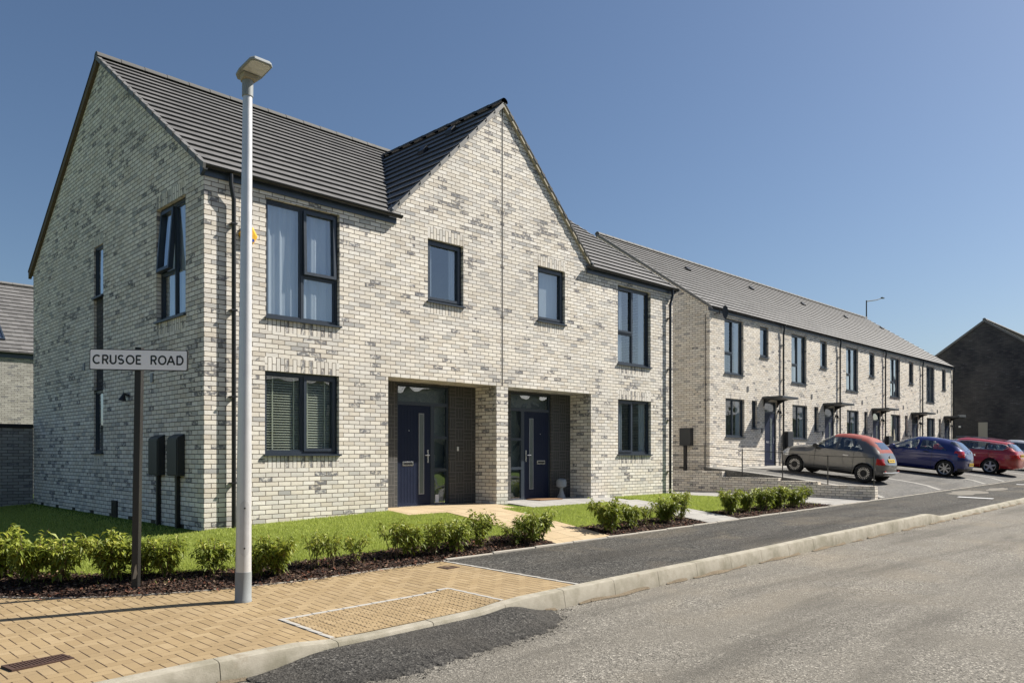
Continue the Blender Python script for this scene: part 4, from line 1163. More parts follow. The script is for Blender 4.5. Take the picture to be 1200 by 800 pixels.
# lettering as strokes
def arc(cx, cz, rx, rz_, a0, a1, n=14): return [(cx+rx*math.cos(R(a0+(a1-a0)*k/n)), cz+rz_*math.sin(R(a0+(a1-a0)*k/n))) for k in range(n+1)]
GL = {'C': [arc(.5,.5,.44,.44,45,315,20)],
 'R': [[(.06,0),(.06,1)], [(.06,.94),(.5,.94)]+arc(.55,.71,.33,.23,90,-90)+[(.06,.48)], [(.5,.48),(.92,0)]],
 'U': [[(.07,1),(.07,.36)]+arc(.5,.36,.43,.30,180,360)+[(.93,1)]],
 'S': [arc(.5,.72,.38,.22,35,270,14)+arc(.5,.28,.40,.22,90,-145,14)],
 'O': [arc(.5,.5,.44,.44,90,450,26)],
 'E': [[(.08,0),(.08,1)], [(.08,.94),(.92,.94)], [(.08,.5),(.80,.5)], [(.08,.06),(.92,.06)]],
 'A': [[(.03,0),(.5,.97)], [(.97,0),(.5,.97)], [(.2,.33),(.8,.33)]],
 'D': [[(.08,0),(.08,1)], [(.08,.94),(.45,.94)]+arc(.45,.5,.46,.44,90,-90,16)+[(.08,.06)]]}
def stroke(mb, pts, th, y):
    n = len(pts); P = [Vector((p[0], p[1])) for p in pts]; L_ = []; Rr = []
    closed = (P[0]-P[-1]).length < 1e-4
    for i in range(n):
        a = P[i]-P[i-1] if i > 0 else (P[-1]-P[-2] if closed else P[1]-P[0])
        b = P[i+1]-P[i] if i < n-1 else (P[1]-P[0] if closed else P[-1]-P[-2])
        a = a.normalized(); b = b.normalized(); t = (a+b).normalized(); nn = Vector((-t.y, t.x)); k = th/2/max(.4, nn.dot(Vector((-a.y, a.x))))
        L_.append(P[i]+nn*k); Rr.append(P[i]-nn*k)
    for i in range(n-1): mb.face([(L_[i].x,y,L_[i].y),(L_[i+1].x,y,L_[i+1].y),(Rr[i+1].x,y,Rr[i+1].y),(Rr[i].x,y,Rr[i].y)])
lx = [('C',160,237),('R',250,305),('U',320,378),('S',392,450),('O',468,546),('E',562,612),('R',700,753),('O',768,842),('A',850,922),('D',938,1002)]
v = MB(); kx = (PX1-PX0)/(1040-128)
for i, (ch, a, b) in enumerate(lx):
    x0 = PX0+(a-128)*kx; x1 = PX0+(b-128)*kx
    for j, s_ in enumerate(GL[ch]): stroke(v, [(x0+p[0]*(x1-x0), 2.567+p[1]*.102) for p in s_], .0185, -.0642-.0002*(j+1))
v.build('lettering', M['blackmetal'], sg, weld=False, recalc=False)

# ------------------------------------------------------------------ shrubs
def mesh_np(name, verts, faces, mats, tint=None, mi=None):
    me = bpy.data.meshes.new(name); me.from_pydata(verts, [], faces)
    for m in mats: me.materials.append(m)
    if mi is not None: me.polygons.foreach_set('material_index', mi)
    if tint is not None:
        at = me.attributes.new('tint', 'FLOAT', 'FACE'); at.data.foreach_set('value', tint)
    return me
def shrub_proto(seed, h, w, leaves, nst, sparse=False):
    r = random.Random(seed); vs = []; fs = []; tint = []; st = MB(); tips = []
    for k in range(nst):
        a = 2*math.pi*k/nst+r.uniform(-.5,.5); sp_ = w*r.uniform(.35, 1)/2; hh = h*r.uniform(.72, 1.0)
        x0, y0 = r.uniform(-.04,.04), r.uniform(-.04,.04)
        pts = [(x0+math.cos(a)*sp_*t**1.3+r.uniform(-.012,.012), y0+math.sin(a)*sp_*t**1.3+r.uniform(-.012,.012), -.05+(hh)*t) for t in (0,.2,.4,.6,.8,.94)]
        st.tube(pts, [.007,.006,.005,.004,.003,.002], 5); tips.append((pts, hh))
        for b in range(3 if not sparse else 1):
            t = r.uniform(.35,.8); i = int(t*5); p = Vector(pts[i]); a2 = a+r.uniform(-1.6,1.6); l = h*r.uniform(.18,.34)
            q = [p, p+Vector((math.cos(a2)*l*.45, math.sin(a2)*l*.45, l*.45)), p+Vector((math.cos(a2)*l*.65, math.sin(a2)*l*.65, l*.95))]
            st.tube(q, [.004,.003,.002], 4); tips.append(([tuple(c) for c in q], hh))
    for k in range(leaves):
        pts, hh = tips[r.randrange(len(tips))]
        t = r.random()**.62; lo = .42 if sparse else .22
        if len(pts) == 6: t = lo+(1-lo)*t
        f = t*(len(pts)-1); i = min(int(f), len(pts)-2); p = Vector(pts[i]).lerp(Vector(pts[i+1]), f-i)
        a = r.uniform(0, 2*math.pi); el = r.uniform(-1.0, .55); L = r.uniform(.055,.100)*(1 if not sparse else .9); wd = L*r.uniform(.28,.40)
        p += Vector((r.uniform(-.03,.03), r.uniform(-.03,.03), r.uniform(-.02,.03)))
        d = Vector((math.cos(a)*math.cos(el), math.sin(a)*math.cos(el), math.sin(el))); s_ = d.cross(Vector((0,0,1))).normalized(); u = s_.cross(d)
        s_ = (s_*math.cos(.5*r.uniform(-1,1))+u*math.sin(.8*r.uniform(-1,1))).normalized()
        n0 = len(vs); mid = p+d*L*.5; fold = u*wd*.25; tipd = p+d*L-Vector((0,0,L*.22))
        vs += [p, mid+s_*wd*.5+fold, tipd, mid-s_*wd*.5+fold, mid]
        fs += [(n0, n0+1, n0+4), (n0+1, n0+2, n0+4), (n0, n0+4, n0+3), (n0+4, n0+2, n0+3)]
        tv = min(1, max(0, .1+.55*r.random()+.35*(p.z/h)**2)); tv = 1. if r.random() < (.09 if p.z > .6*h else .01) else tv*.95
        tint += [tv]*4
    return mesh_np('foliage', [tuple(x) for x in vs], fs, [M['leaf']], tint), st
PR = []
for sd_, h, w, lv, ns, sp_ in ((1,.60,.48,1050,12,False),(2,.58,.44,900,11,False),(3,.56,.40,620,9,False),(4,.60,.30,240,5,True),(5,.50,.38,240,7,True),(6,.66,.30,360,6,False)):
    me, st = shrub_proto(sd_, h, w, lv, ns, sp_); so = st.build('stems', M['stem']); so_me = so.data; bpy.data.objects.remove(so); PR.append((me, so_me, h))
G1, G2, G3 = 'shrubs in the bed along the front lawn', 'shrubs in the bed between the two paths', 'shrubs in the far bed by the parking'
SH = [(-2.78,-.72,.64,0,'bushy green shrub at the left edge of the photo, leftmost in the bed',G1),
 (-2.62,-1.28,.62,1,'bushy green shrub second from the left edge, in the thick clump beside the shaded lawn',G1),
 (-2.40,-1.62,.56,2,'bushy shrub at the right end of the thick clump on the far left',G1),
 (-1.98,-2.02,.60,0,'full green shrub just left of the street name sign post',G1),
 (-1.66,-2.16,.50,2,'low shrub mostly hidden behind the street name sign post',G1),
 (-1.46,-2.36,.53,1,'rounded shrub just right of the street name sign post',G1),
 (-1.02,-2.62,.46,2,'small round shrub left of the street lamp column',G1),
 (-.66,-2.98,.48,1,'shrub touching the right side of the street lamp column as seen',G1),
 (-.44,-3.10,.52,0,'broad leafy shrub just right of the street lamp',G1),
 (.12,-3.02,.52,3,'thin leggy shrub with a bare stem below the blind-covered window',G1),
 (.34,-3.06,.50,3,'thin leaning shrub with few leaves, right of the leggy one',G1),
 (.72,-3.04,.46,4,'sparse reddish-stemmed shrub on the open mulch below the front wall',G1),
 (1.34,-3.03,.58,3,'open tall-stemmed shrub left of the left front door',G1),
 (1.60,-3.05,.56,2,'leafy shrub directly below the left front door as seen',G1),
 (1.98,-3.12,.60,5,'narrow upright shrub just right of the one below the left door',G1),
 (2.38,-3.10,.56,2,'shrub in front of the left porch, before the tall narrow one',G1),
 (2.88,-3.12,.68,5,'tallest narrow shrub in the lawn bed, in front of the porch pillar',G1),
 (3.48,-3.14,.42,4,'very sparse red-stemmed plant between the tall shrub and the path clump',G1),
 (3.84,-3.18,.57,2,'dense dark shrub left of the last one before the buff path',G1),
 (4.18,-3.10,.60,1,'round shrub on a bare stem at the corner of the buff path',G1),
 (5.98,-3.10,.66,0,'large round shrub at the right edge of the buff path',G2),
 (6.65,-3.08,.54,2,'open low shrub in the middle of the short bed between the paths',G2),
 (7.30,-3.02,.47,4,'lowest loose shrub in the short bed between the paths',G2),
 (7.95,-2.98,.60,1,'round dark shrub near the right end of the short bed',G2),
 (8.62,-2.94,.72,5,'narrow tall shrub at the grey path end of the short bed',G2),
 (10.5,-2.96,.62,0,'first bushy shrub of the far bed, beside the grey path',G3),
 (11.25,-2.96,.62,1,'second shrub of the far bed, right of the one at the grey path',G3),
 (11.95,-2.98,.62,2,'third shrub of the far bed, in front of the low wall step',G3),
 (12.65,-3.0,.62,0,'fourth shrub of the far bed, in front of the railing',G3),
 (13.45,-3.0,.60,1,'fifth shrub of the far bed, below the grey car front wheel as seen',G3),
 (14.35,-2.86,.60,5,'last shrub at the right end of the far bed, next to the car park path',G3)]
r = random.Random(21)
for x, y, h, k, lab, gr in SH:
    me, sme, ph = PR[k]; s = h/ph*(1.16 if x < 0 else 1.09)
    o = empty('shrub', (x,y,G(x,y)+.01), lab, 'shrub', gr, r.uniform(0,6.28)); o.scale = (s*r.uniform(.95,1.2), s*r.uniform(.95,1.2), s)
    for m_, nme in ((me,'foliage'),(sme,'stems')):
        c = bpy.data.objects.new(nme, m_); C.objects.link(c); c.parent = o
o = empty('shrub', (40.2,1.9,.6), 'small clipped bush in front of the far terraced house', 'shrub')
c = bpy.data.objects.new('foliage', PR[0][0]); C.objects.link(c); c.parent = o; o.scale = (1.6,1.3,1.7)

# mulch chips
r = random.Random(31); vs = []; fs = []; tint = []
def chips(s0, s1, n, d0=2.62, d1=3.42):
    for _ in range(n):
        s = r.uniform(s0, s1); d = r.uniform(d0, d1)+r.gauss(0,.02)
        x, y = inner(s, d); z = G(x, y)+.014+r.uniform(0,.022)
        a = r.uniform(0,6.28); L = r.uniform(.009,.024); w = L*r.uniform(.25,.6); e = r.uniform(-.5,.5)
        u = Vector((math.cos(a)*math.cos(e), math.sin(a)*math.cos(e), math.sin(e))); q = Vector((-math.sin(a), math.cos(a), r.uniform(-.6,.6))).normalized()
        c = Vector((x,y,z)); n0 = len(vs)
        vs.extend([tuple(c+u*L+q*w), tuple(c-u*L+q*w), tuple(c-u*L-q*w), tuple(c+u*L-q*w)]); fs.append((n0,n0+1,n0+2,n0+3)); tint.append(r.random())
chips(-9, 1.9, 22000); chips(1.9, 4.28, 6000, 2.62, 3.36); chips(5.74, 8.85, 6500, 2.62, 3.36); chips(10.15, 15, 7000, 2.62, 3.36)
chips(-6, 2, 500, 3.4, 3.6)
N = NT('bark_chip'); a = N.new('ShaderNodeAttribute'); a.attribute_name = 'tint'
M['chip'] = N.fin(N.ramp(a.outputs['Fac'], [(0,(.018,.011,.009)),(.55,(.045,.028,.022)),(.8,(.10,.062,.044)),(.93,(.15,.05,.028)),(1,(.36,.28,.20))]), .85, spec=.25)
o = bpy.data.objects.new('bark_chips', mesh_np('bark_chips', vs, fs, [M['chip']], tint)); C.objects.link(o); tag(o, kind='stuff')

# lawn grass
rg = np.random.default_rng(4)
def blades(name, s0, s1, d0, d1, n, hmin=.028, hmax=.055, wd=.0045, cond=None):
    s = rg.uniform(s0, s1, n); d = np.sqrt(rg.uniform(d0*d0, d1*d1, n)) if s1 <= 0 else rg.uniform(d0, d1, n)
    X = np.where(s > 0, s, np.where(s > -5, -d*np.sin(-s/5*np.pi/2), -d)); Y = np.where(s > 0, -d, np.where(s > -5, -d*np.cos(-s/5*np.pi/2), -s-5))
    if cond is not None:
        k = cond(X, Y); X, Y = X[k], Y[k]
    n = len(X)
    Z = np.array([G(a, b) for a, b in zip(X, Y)])-.012
    a = rg.uniform(0, 2*np.pi, n); h = rg.uniform(hmin, hmax, n); l = rg.uniform(0, .8, n)*h; b = rg.uniform(0, 2*np.pi, n)
    w = wd*(1+rg.uniform(0, .6, n))*np.clip(np.hypot(X+5.07, Y+11.8)/10, .8, 2)
    v = np.empty((n, 3, 3)); v[:,0] = np.stack([X-np.cos(a)*w, Y-np.sin(a)*w, Z], 1); v[:,1] = np.stack([X+np.cos(a)*w, Y+np.sin(a)*w, Z], 1); v[:,2] = np.stack([X+np.cos(b)*l, Y+np.sin(b)*l, Z+h], 1)
    me = bpy.data.meshes.new(name); me.vertices.add(n*3); me.vertices.foreach_set('co', v.ravel()); me.loops.add(n*3); me.loops.foreach_set('vertex_index', np.arange(n*3, dtype=np.int32))
    me.polygons.add(n); me.polygons.foreach_set('loop_start', np.arange(0, n*3, 3, dtype=np.int32)); me.polygons.foreach_set('loop_total', np.full(n, 3, dtype=np.int32)); me.update(calc_edges=True)
    at = me.attributes.new('tint', 'FLOAT', 'FACE'); at.data.foreach_set('value', np.clip(rg.normal(.45,.2,n), 0, 1).astype(np.float32))
    me.materials.append(M['grass']); o = bpy.data.objects.new(name, me); C.objects.link(o); return tag(o, kind='stuff')
blades('lawn_grass', -5, 0, .0, 2.66, 60000)
blades('lawn_grass', 0, 4.27, .02, 2.66, 70000, cond=lambda x, y: ~((x > 3.42) & (y > -.63)))
blades('lawn_grass', -14.6, -5, .02, 2.66, 45000)
blades('lawn_grass', 5.74, 8.88, .6, 2.66, 34000, cond=lambda x, y: (y < -.74) | (x < 6.5))
blades('lawn_grass', 10.12, 15.0, .02, 2.66, 40000, cond=lambda x, y: ~((y > -.5) & (x > 12.9)))
blades('lawn_grass', -9, 15, 2.6, 3.1, 1500, .03, .09, cond=lambda x, y: (x < 4.2) | ((x > 5.8) & (x < 8.8)) | (x > 10.2))

# ------------------------------------------------------------------ cars
def interp(tab, y):
    if y <= tab[0][0]: return tab[0][1]
    for (a, b), (c, d) in zip(tab, tab[1:]):
        if y <= c: t = (y-a)/(c-a); return b+(d-b)*t
    return tab[-1][1]
def smooth_tab(tab, y, w=.05):
    return sum(interp(tab, y+k*w/2) for k in (-2,-1,0,1,2))/5
def car(name, S, loc, pitch, label, rz=0):
    root = empty(name, loc, label, 'car', 'cars parked in front of the terrace'); root.rotation_euler = (pitch, 0, rz)
    y0, y1 = S['y0'], S['y1']; W = S['W']/2; NY = S.get('NY', 150); NA = 40
    belt = S['belt']; zb0 = S['zbot']; ax = S['axles']; wr = S['wr']; paint = S['paint']
    ys = []
    for i in range(NY+1):
        t = -math.cos(math.pi*i/NY); t = .55*t+.45*(2*i/NY-1); ys.append(y0+(y1-y0)*(t+1)/2)
    grid = []
    for y in ys:
        t = 2*(y-y0)/(y1-y0)-1
        e = abs(t); Wy = W*(max(0, 1-e**S['pe']))**(1/3)*(1-.05*e*e)
        zt = smooth_tab(S['top'], y, .06); zbm = smooth_tab(S['bot'], y, .05)
        zs = zbm+.16; ring = []
        fine = []
        for k in range(161):
            a = math.pi/2*k/160; z = zs+(zt-zs)*math.sin(a)**.42; x = Wy*math.cos(a)**.42
            bl = interp(belt, y)
            th = 1-.30*max(0, z-bl)/max(.2, 1.45-bl)
            side = 1-.05*((z-.62)/.5)**2 if z < bl+.05 else 1-.05*((bl+.05-.62)/.5)**2
            side += .012*math.exp(-((z-(bl-.14))/.03)**2)      # shoulder crease
            fine.append((x*th*side, z))
        low = [(0, zbm), (Wy*.80, zbm), (Wy*.93, zbm+.04)]
        fine = [(Wy*.93+(fine[0][0]-Wy*.93)*k/8, zbm+.04+(fine[0][1]-zbm-.04)*k/8) for k in range(1, 8)]+fine
        D_ = [0]
        for p, q in zip(fine, fine[1:]): D_.append(D_[-1]+math.hypot(q[0]-p[0], q[1]-p[1]))
        j = 0
        for k in range(NA+1):
            s = D_[-1]*k/NA
            while j < len(D_)-2 and D_[j+1] < s: j += 1
            u = (s-D_[j])/max(1e-9, D_[j+1]-D_[j]); u = min(1, max(0, u)); ring.append((fine[j][0]+(fine[j+1][0]-fine[j][0])*u, fine[j][1]+(fine[j+1][1]-fine[j][1])*u))
        grid.append(low+ring)
    NR = len(grid[0])
    mbs = {k: MB() for k in ('body','side_window','side_window ','windscreen','rear_window','sill','roof','bumper')}
    lampm = {(s): MB() for s in (-1, 1)}; headm = {(s): MB() for s in (-1, 1)}
    for i in range(NY):
        for k in range(NR-1):
            for s in (-1, 1):
                q = [(s*grid[i][k][0], ys[i], grid[i][k][1]), (s*grid[i+1][k][0], ys[i+1], grid[i+1][k][1]), (s*grid[i+1][k+1][0], ys[i+1], grid[i+1][k+1][1]), (s*grid[i][k+1][0], ys[i], grid[i][k+1][1])]
                cx = sum(p[0] for p in q)/4; cy = sum(p[1] for p in q)/4; cz = sum(p[2] for p in q)/4
                n = (Vector(q[1])-Vector(q[0])).cross(Vector(q[3])-Vector(q[0]))
                if n.length < 1e-9: n = (Vector(q[2])-Vector(q[1])).cross(Vector(q[3])-Vector(q[1]))
                n = n.normalized() if n.length > 0 else Vector((0,0,1)); nx_ = abs(n.x)
                if any(math.hypot(cy-a, cz-wr) < wr*1.14 for a in ax) and abs(cx) > .42 and cz < wr*2.3 and k >= 1: continue
                d = S['cls'](abs(cx), cy, cz, nx_, n.z*(1 if n.z > 0 else -1), interp(belt, cy), smooth_tab(S['top'], cy, .06))
                if d == 'lamp': lampm[s].face(q)
                elif d == 'headlamp': headm[s].face(q)
                elif d == 'side_window' and s < 0: mbs['side_window '].face(q)
                else: mbs[d].face(q)
    mats = {'body': paint, 'side_window': M['carglass'], 'windscreen': M['carglass'], 'rear_window': M['carglass'], 'sill': M['plastic'], 'roof': S.get('roofmat', paint), 'bumper': S.get('bumpmat', paint)}
    for k, mb in mbs.items():
        if mb.f: mb.build(k.strip(), mats[k.strip()], root, smooth=True, recalc=True)
    for s in (-1, 1):
        if lampm[s].f: lampm[s].build('tail_light', M['tail'], root, smooth=True)
        if headm[s].f: headm[s].build('headlight', M['headl'], root, smooth=True)
    # arches, wheels
    for a in ax:
        for s in (-1, 1):
            v = MB(); n = 28; R0 = wr*1.14
            pr = [(a+R0*math.cos(math.pi*k/n*1.16-.25), wr+R0*math.sin(math.pi*k/n*1.16-.25)) for k in range(n+1)]
            for p, q in zip(pr, pr[1:]):
                v.face([(s*(W-.015),*p),(s*(W-.015),*q),(s*.40,*q),(s*.40,*p)])
                po = (a+(p[0]-a)*1.07, wr+(p[1]-wr)*1.07); qo = (a+(q[0]-a)*1.07, wr+(q[1]-wr)*1.07)
                if p[1] > zb0 and q[1] > zb0:
                    v.mi = 1; v.face([(s*(W-.010),*p),(s*(W-.010),*q),(s*(W-.028),*qo),(s*(W-.028),*po)]); v.mi = 0
            v.build('wheel_arch', [M['under'], paint], root, recalc=False)
            w = MB(); xo = s*(W-.03); xi = s*(W-.22); n = 36
            prof = [(xi, wr*.66),(xi, wr*.93),(xi+(xo-xi)*.12, wr),(xi+(xo-xi)*.88, wr),(xo, wr*.95),(xo+s*.004, wr*.82),(xo-s*.006, wr*.70)]
            for k in range(n):
                t0, t1 = 2*math.pi*k/n, 2*math.pi*(k+1)/n
                for (xa, ra), (xb, rb) in zip(prof, prof[1:]):
                    w.face([(xa,a+ra*math.cos(t0),wr+ra*math.sin(t0)),(xb,a+rb*math.cos(t0),wr+rb*math.sin(t0)),(xb,a+rb*math.cos(t1),wr+rb*math.sin(t1)),(xa,a+ra*math.cos(t1),wr+ra*math.sin(t1))])
            tire = w.build('wheel', M['rubber'], root, smooth=True)
            rm = MB(); xf = xo-s*.012; xd = xo-s*.07; RR = wr*.70
            def pt(r_, t, x): return (x, a+r_*math.cos(t), wr+r_*math.sin(t))
            for k in range(n):
                t0, t1 = 2*math.pi*k/n, 2*math.pi*(k+1)/n
                rm.mi = 1 if S['spokes'] > 10 else 0; rm.face([pt(RR,t0,xf),pt(RR,t1,xf),pt(RR*.93,t1,xf-s*.008),pt(RR*.93,t0,xf-s*.008)])
                rm.face([pt(RR*.93,t0,xf-s*.008),pt(RR*.93,t1,xf-s*.008),pt(RR*.90,t1,xd),pt(RR*.90,t0,xd)])
                rm.mi = 1; rm.face([pt(RR*.90,t0,xd),pt(RR*.90,t1,xd),pt(0,t1,xd),pt(0,t0,xd)][:3])
            ns = S['spokes']; sw_ = S['spw']
            for k in range(ns):
                t = 2*math.pi*k/ns+.3; rm.mi = 0
                for r0, r1, w0, w1 in ((S['sp0']*RR, RR*.93, sw_, sw_*S['spf']),):
                    q = []
                    for r_, w_ in ((r0,w0),(r1,w1)):
                        c_ = math.cos(t), math.sin(t)
                        q.append([(xf-s*.004, a+r_*c_[0]-w_*c_[1], wr+r_*c_[1]+w_*c_[0]), (xf-s*.004, a+r_*c_[0]+w_*c_[1], wr+r_*c_[1]-w_*c_[0])])
                    A_, B2 = q; rm.face([A_[0], A_[1], B2[1], B2[0]])
                    bk = lambda p: (p[0]-s*.03, p[1], p[2])
                    rm.mi = S.get('spback', 0); rm.face([A_[0], B2[0], bk(B2[0]), bk(A_[0])]); rm.face([A_[1], B2[1], bk(B2[1]), bk(A_[1])])
            rm.mi = 0 if ns < 10 else 1
            hub = [pt(RR*.24, 2*math.pi*k/16, xf-s*.001) for k in range(16)]; rm.face(hub)
            rm.build('rim', [M['alloy'], M['plastic']], tire, weld=False)
    # floor pan keeps the shell closed underneath
    v = MB(); v.box(-W*.78, W*.78, y0+.25, y1-.25, zb0+.02, zb0+.10); v.build('floor_pan', M['under'], root)
    for sx in (-.36, .36):
        for sy in S['seats']:
            v = MB(); v.prism([(sy,.40),(sy+.45,.42),(sy+.45,.56),(sy+.10,.55),(sy-.12,1.08),(sy-.22,1.06)], lambda y, z: (sx-.22,y,z), lambda y, z: (sx+.22,y,z))
            v.prism([(sy-.13,1.12),(sy-.21,1.10),(sy-.23,1.26),(sy-.16,1.28)], lambda y, z: (sx-.12,y,z), lambda y, z: (sx+.12,y,z)); v.build('seat', M['plastic'], root, bevel=.02)
    # mirrors, handles, plate
    my = S['mirror']
    for s in (-1, 1):
        v = MB(); v.prism([(my[0]-.09,my[1]-.05),(my[0]+.06,my[1]-.03),(my[0]+.07,my[1]+.06),(my[0]-.05,my[1]+.10),(my[0]-.10,my[1]+.07)], lambda y, z: (s*(W-.05),y,z), lambda y, z: (s*(W+.12),y,z)); v.build('mirror', S.get('mirmat', M['plastic']), root, bevel=.02)
        for hy in S['handle']:
            v = MB(); xh = W-.010; v.box(min(s*xh,s*(xh+.02)), max(s*xh,s*(xh+.02)), hy-.10, hy+.08, S['hz']-.015, S['hz']+.018); v.build('door_handle', S.get('hmat', paint), root, bevel=.006)
        for yy, zz0, zz1 in S['seams']:
            v = MB(); bl = interp(belt, yy); n = 8
            for k in range(n):
                za, zb2 = zz0+(zz1-zz0)*k/n, zz0+(zz1-zz0)*(k+1)/n
                def xw(z): return s*(W*(1-.05*((z-.62)/.5)**2+.012*math.exp(-((z-(bl-.14))/.03)**2))*(1-.05*(2*(yy-y0)/(y1-y0)-1)**2)*(max(0,1-abs(2*(yy-y0)/(y1-y0)-1)**S['pe']))**(1/3)+.0015)
                v.face([(xw(za),yy-.006,za),(xw(za),yy+.006,za),(xw(zb2),yy+.006,zb2),(xw(zb2),yy-.006,zb2)])
            v.build('door_seam', M['plastic'], root, recalc=False)
    px, py, pz, pa = S['plate']
    Rm = Matrix.Rotation(pa, 3, 'X')
    def PT(x, y, z): q = Rm @ Vector((x, y, z)); return (q.x, py+q.y, pz+q.z)
    v = MB(PT); v.box(-.26,.26,-.012,0,-.055,.055); plt = v.build('number_plate', M['yplate'], root)
    v = MB(PT)
    for k in range(7): x = -.215+k*.062+(.02 if k > 3 else 0); v.box(x,x+.022,-.0135,-.0125,-.035,.035); v.box(x+.03,x+.038,-.0135,-.0125,-.035,.035)
    v.build('plate_characters', M['plastic'], plt)
    bx, by, bz = S['badge']; v = MB(); v.tube([(0,by,bz),(0,by-.02,bz+.004)], .045, 18); v.build('badge', M['alloy'], root, smooth=True)
    for e in S.get('extra', ()): e(root)
    return root

def paintm(name, col, metal=.35, rough=.32):
    N = NT(name); f = N.noise(N.coord(), 900, 1)
    return N.fin(N.mix(f, tuple(c*.9 for c in col), tuple(c*1.12 for c in col)), rough, metal, .5, 1.)
M['tail'] = plain('tail_lamp_red', (.45,.012,.012), .15, coat=1., var=.2, scale=12)
M['headl'] = plain('headlamp_clear', (.6,.62,.65), .1, .6, coat=1.)
M['alloy'] = plain('alloy_silver', (.55,.55,.55), .3, .7)
M['yplate'] = plain('yellow_plate', (.80,.52,.03), .4, var=.03)
grey = paintm('grey_car_paint', (.112,.109,.104)); blue = paintm('blue_car_paint', (.009,.017,.125)); red = paintm('red_car_paint', (.34,.012,.016), .2); silver = paintm('silver_car_paint', (.55,.56,.57), .6)
softtop = plain('red_soft_top', (.22,.028,.022), .8, var=.12, scale=50)

def cls_fiat(x, y, z, nx, nz, bl, zt):
    if z < .30 and nx > .3: return 'sill'
    if y < -.30 and z < .56: return 'bumper'
    # tail lights
    if y < -.33 and .60 < z < .80 and x > .52: return 'lamp'
    if y > 2.55 and .58 < z < .80 and x > .46: return 'headlamp'
    roofl = zt-.13
    if nx > .60 and z > bl+.02 and z < roofl and .10 < y < 1.70:
        if .92 < y < .99: return 'body'
        if y > 1.05 and z > bl+.02+(1.70-y)*.95: return 'body' if y > 1.2 and z > bl+.02+(1.70-y)*.72 else 'side_window'
        if y < .50 and z > bl+.02+(y-.10)*1.0+.02: return 'body'
        return 'side_window'
    if y > 1.0 and z > bl+.02 and y < 1.95 and x < .66 and z < zt+1 and nx < .62 and zt < 1.44: return 'windscreen'
    if -.34 < y < .02 and 1.08 < z < 1.30 and x < .40: return 'rear_window'
    if z > .98 and y < .30 and x < .56 and y > -.40 and nx < .8: return 'roof'
    if nx < .75 and z > 1.36 and y < 1.25: return 'roof'
    return 'body'
fiat = dict(y0=-.60, y1=2.97, W=1.63, pe=13, belt=[(-.6,.92),(.1,.96),(1.7,.93),(3,.8)], zbot=.20, axles=(0,2.30), wr=.295, paint=grey,
    top=[(-.60,.56),(-.565,.66),(-.50,.80),(-.40,.98),(-.30,1.12),(-.12,1.30),(.08,1.41),(.45,1.475),(.85,1.49),(1.15,1.455),(1.45,1.30),(1.75,1.10),(1.97,1.0),(2.3,.965),(2.6,.89),(2.8,.78),(2.91,.64),(2.97,.50)],
    bot=[(-.60,.30),(-.45,.24),(0,.20),(2.4,.20),(2.8,.22),(2.97,.30)], cls=cls_fiat, roofmat=softtop, spokes=20, spw=.0075, sp0=.52, spf=1.3, spback=1, seats=(.95,.25), mirror=(1.62,.99), mirmat=M['plastic'],
    handle=(.62,), hz=.80, hmat=M['alloy'], seams=((.36,.32,.94),(1.62,.32,.93)), plate=(0,-.535,.745,R(-24)), badge=(0,-.47,.865), bumpmat=grey)
def fiat_extra(root):
    v = MB(); v.tube([(-.66,-.575,.375),(-.45,-.598,.37),(0,-.605,.365),(.45,-.598,.37),(.66,-.575,.375)], .016, 8); v.build('bumper_trim', M['alloy'], root, smooth=True)
    for s in (-1, 1):
        v = MB(); v.box(min(s*.5,s*.62),max(s*.5,s*.62),-.60,-.585,.40,.44); v.build('reflector', M['tail'], root)
fiat['extra'] = (fiat_extra,)

def cls_corsa(x, y, z, nx, nz, bl, zt):
    if z < .26 and nx > .3: return 'sill'
    if y < -.42 and z < .36: return 'sill'
    if y < -.28 and .80 < z < 1.02 and x > .50 and z > .92-(y+.62)*.0: return 'lamp'
    if y < -.40 and .78 < z < .92 and x > .56: return 'lamp'
    roofl = zt-.13
    if nx > .58 and z > bl+.02 and z < roofl and .02 < y < 2.05:
        if .98 < y < 1.08: return 'body'
        if y > 1.3 and z > bl+.02+(2.05-y)*.58: return 'body'
        if y < 1.0 and z > bl+.04+(y-.02)*.62: return 'body'
        return 'side_window'
    if y > 1.15 and y < 2.35 and z > bl+.03 and x < .70 and nx < .60 and zt < 1.45: return 'windscreen'
    if -.50 < y < -.02 and z > 1.06 and z < 1.36 and x < .58 and nx < .7: return 'rear_window'
    if y > 3.05 and .6 < z < .85 and x > .45: return 'headlamp'
    return 'body'
corsa = dict(y0=-.68, y1=3.32, W=1.72, pe=14, belt=[(-.7,1.02),(.2,.99),(2.0,.93),(3.3,.8)], zbot=.19, axles=(0,2.51), wr=.31, paint=blue,
    top=[(-.68,.60),(-.64,.78),(-.60,.95),(-.52,1.06),(-.38,1.20),(-.20,1.36),(-.10,1.40),(.25,1.45),(.8,1.485),(1.2,1.465),(1.6,1.34),(2.0,1.14),(2.3,1.02),(2.7,.93),(3.0,.82),(3.2,.68),(3.32,.50)],
    bot=[(-.68,.32),(-.5,.24),(0,.19),(2.6,.19),(3.1,.22),(3.32,.30)], cls=cls_corsa, spokes=7, spw=.020, sp0=.16, spf=1.1, seats=(1.15,.35), mirror=(2.0,1.0), mirmat=blue,
    handle=(.72,), hz=.90, hmat=M['plastic'], seams=((.50,.30,.98),(1.95,.30,.93)), plate=(0,-.70,.52,R(0)), badge=(0,-.615,.985))
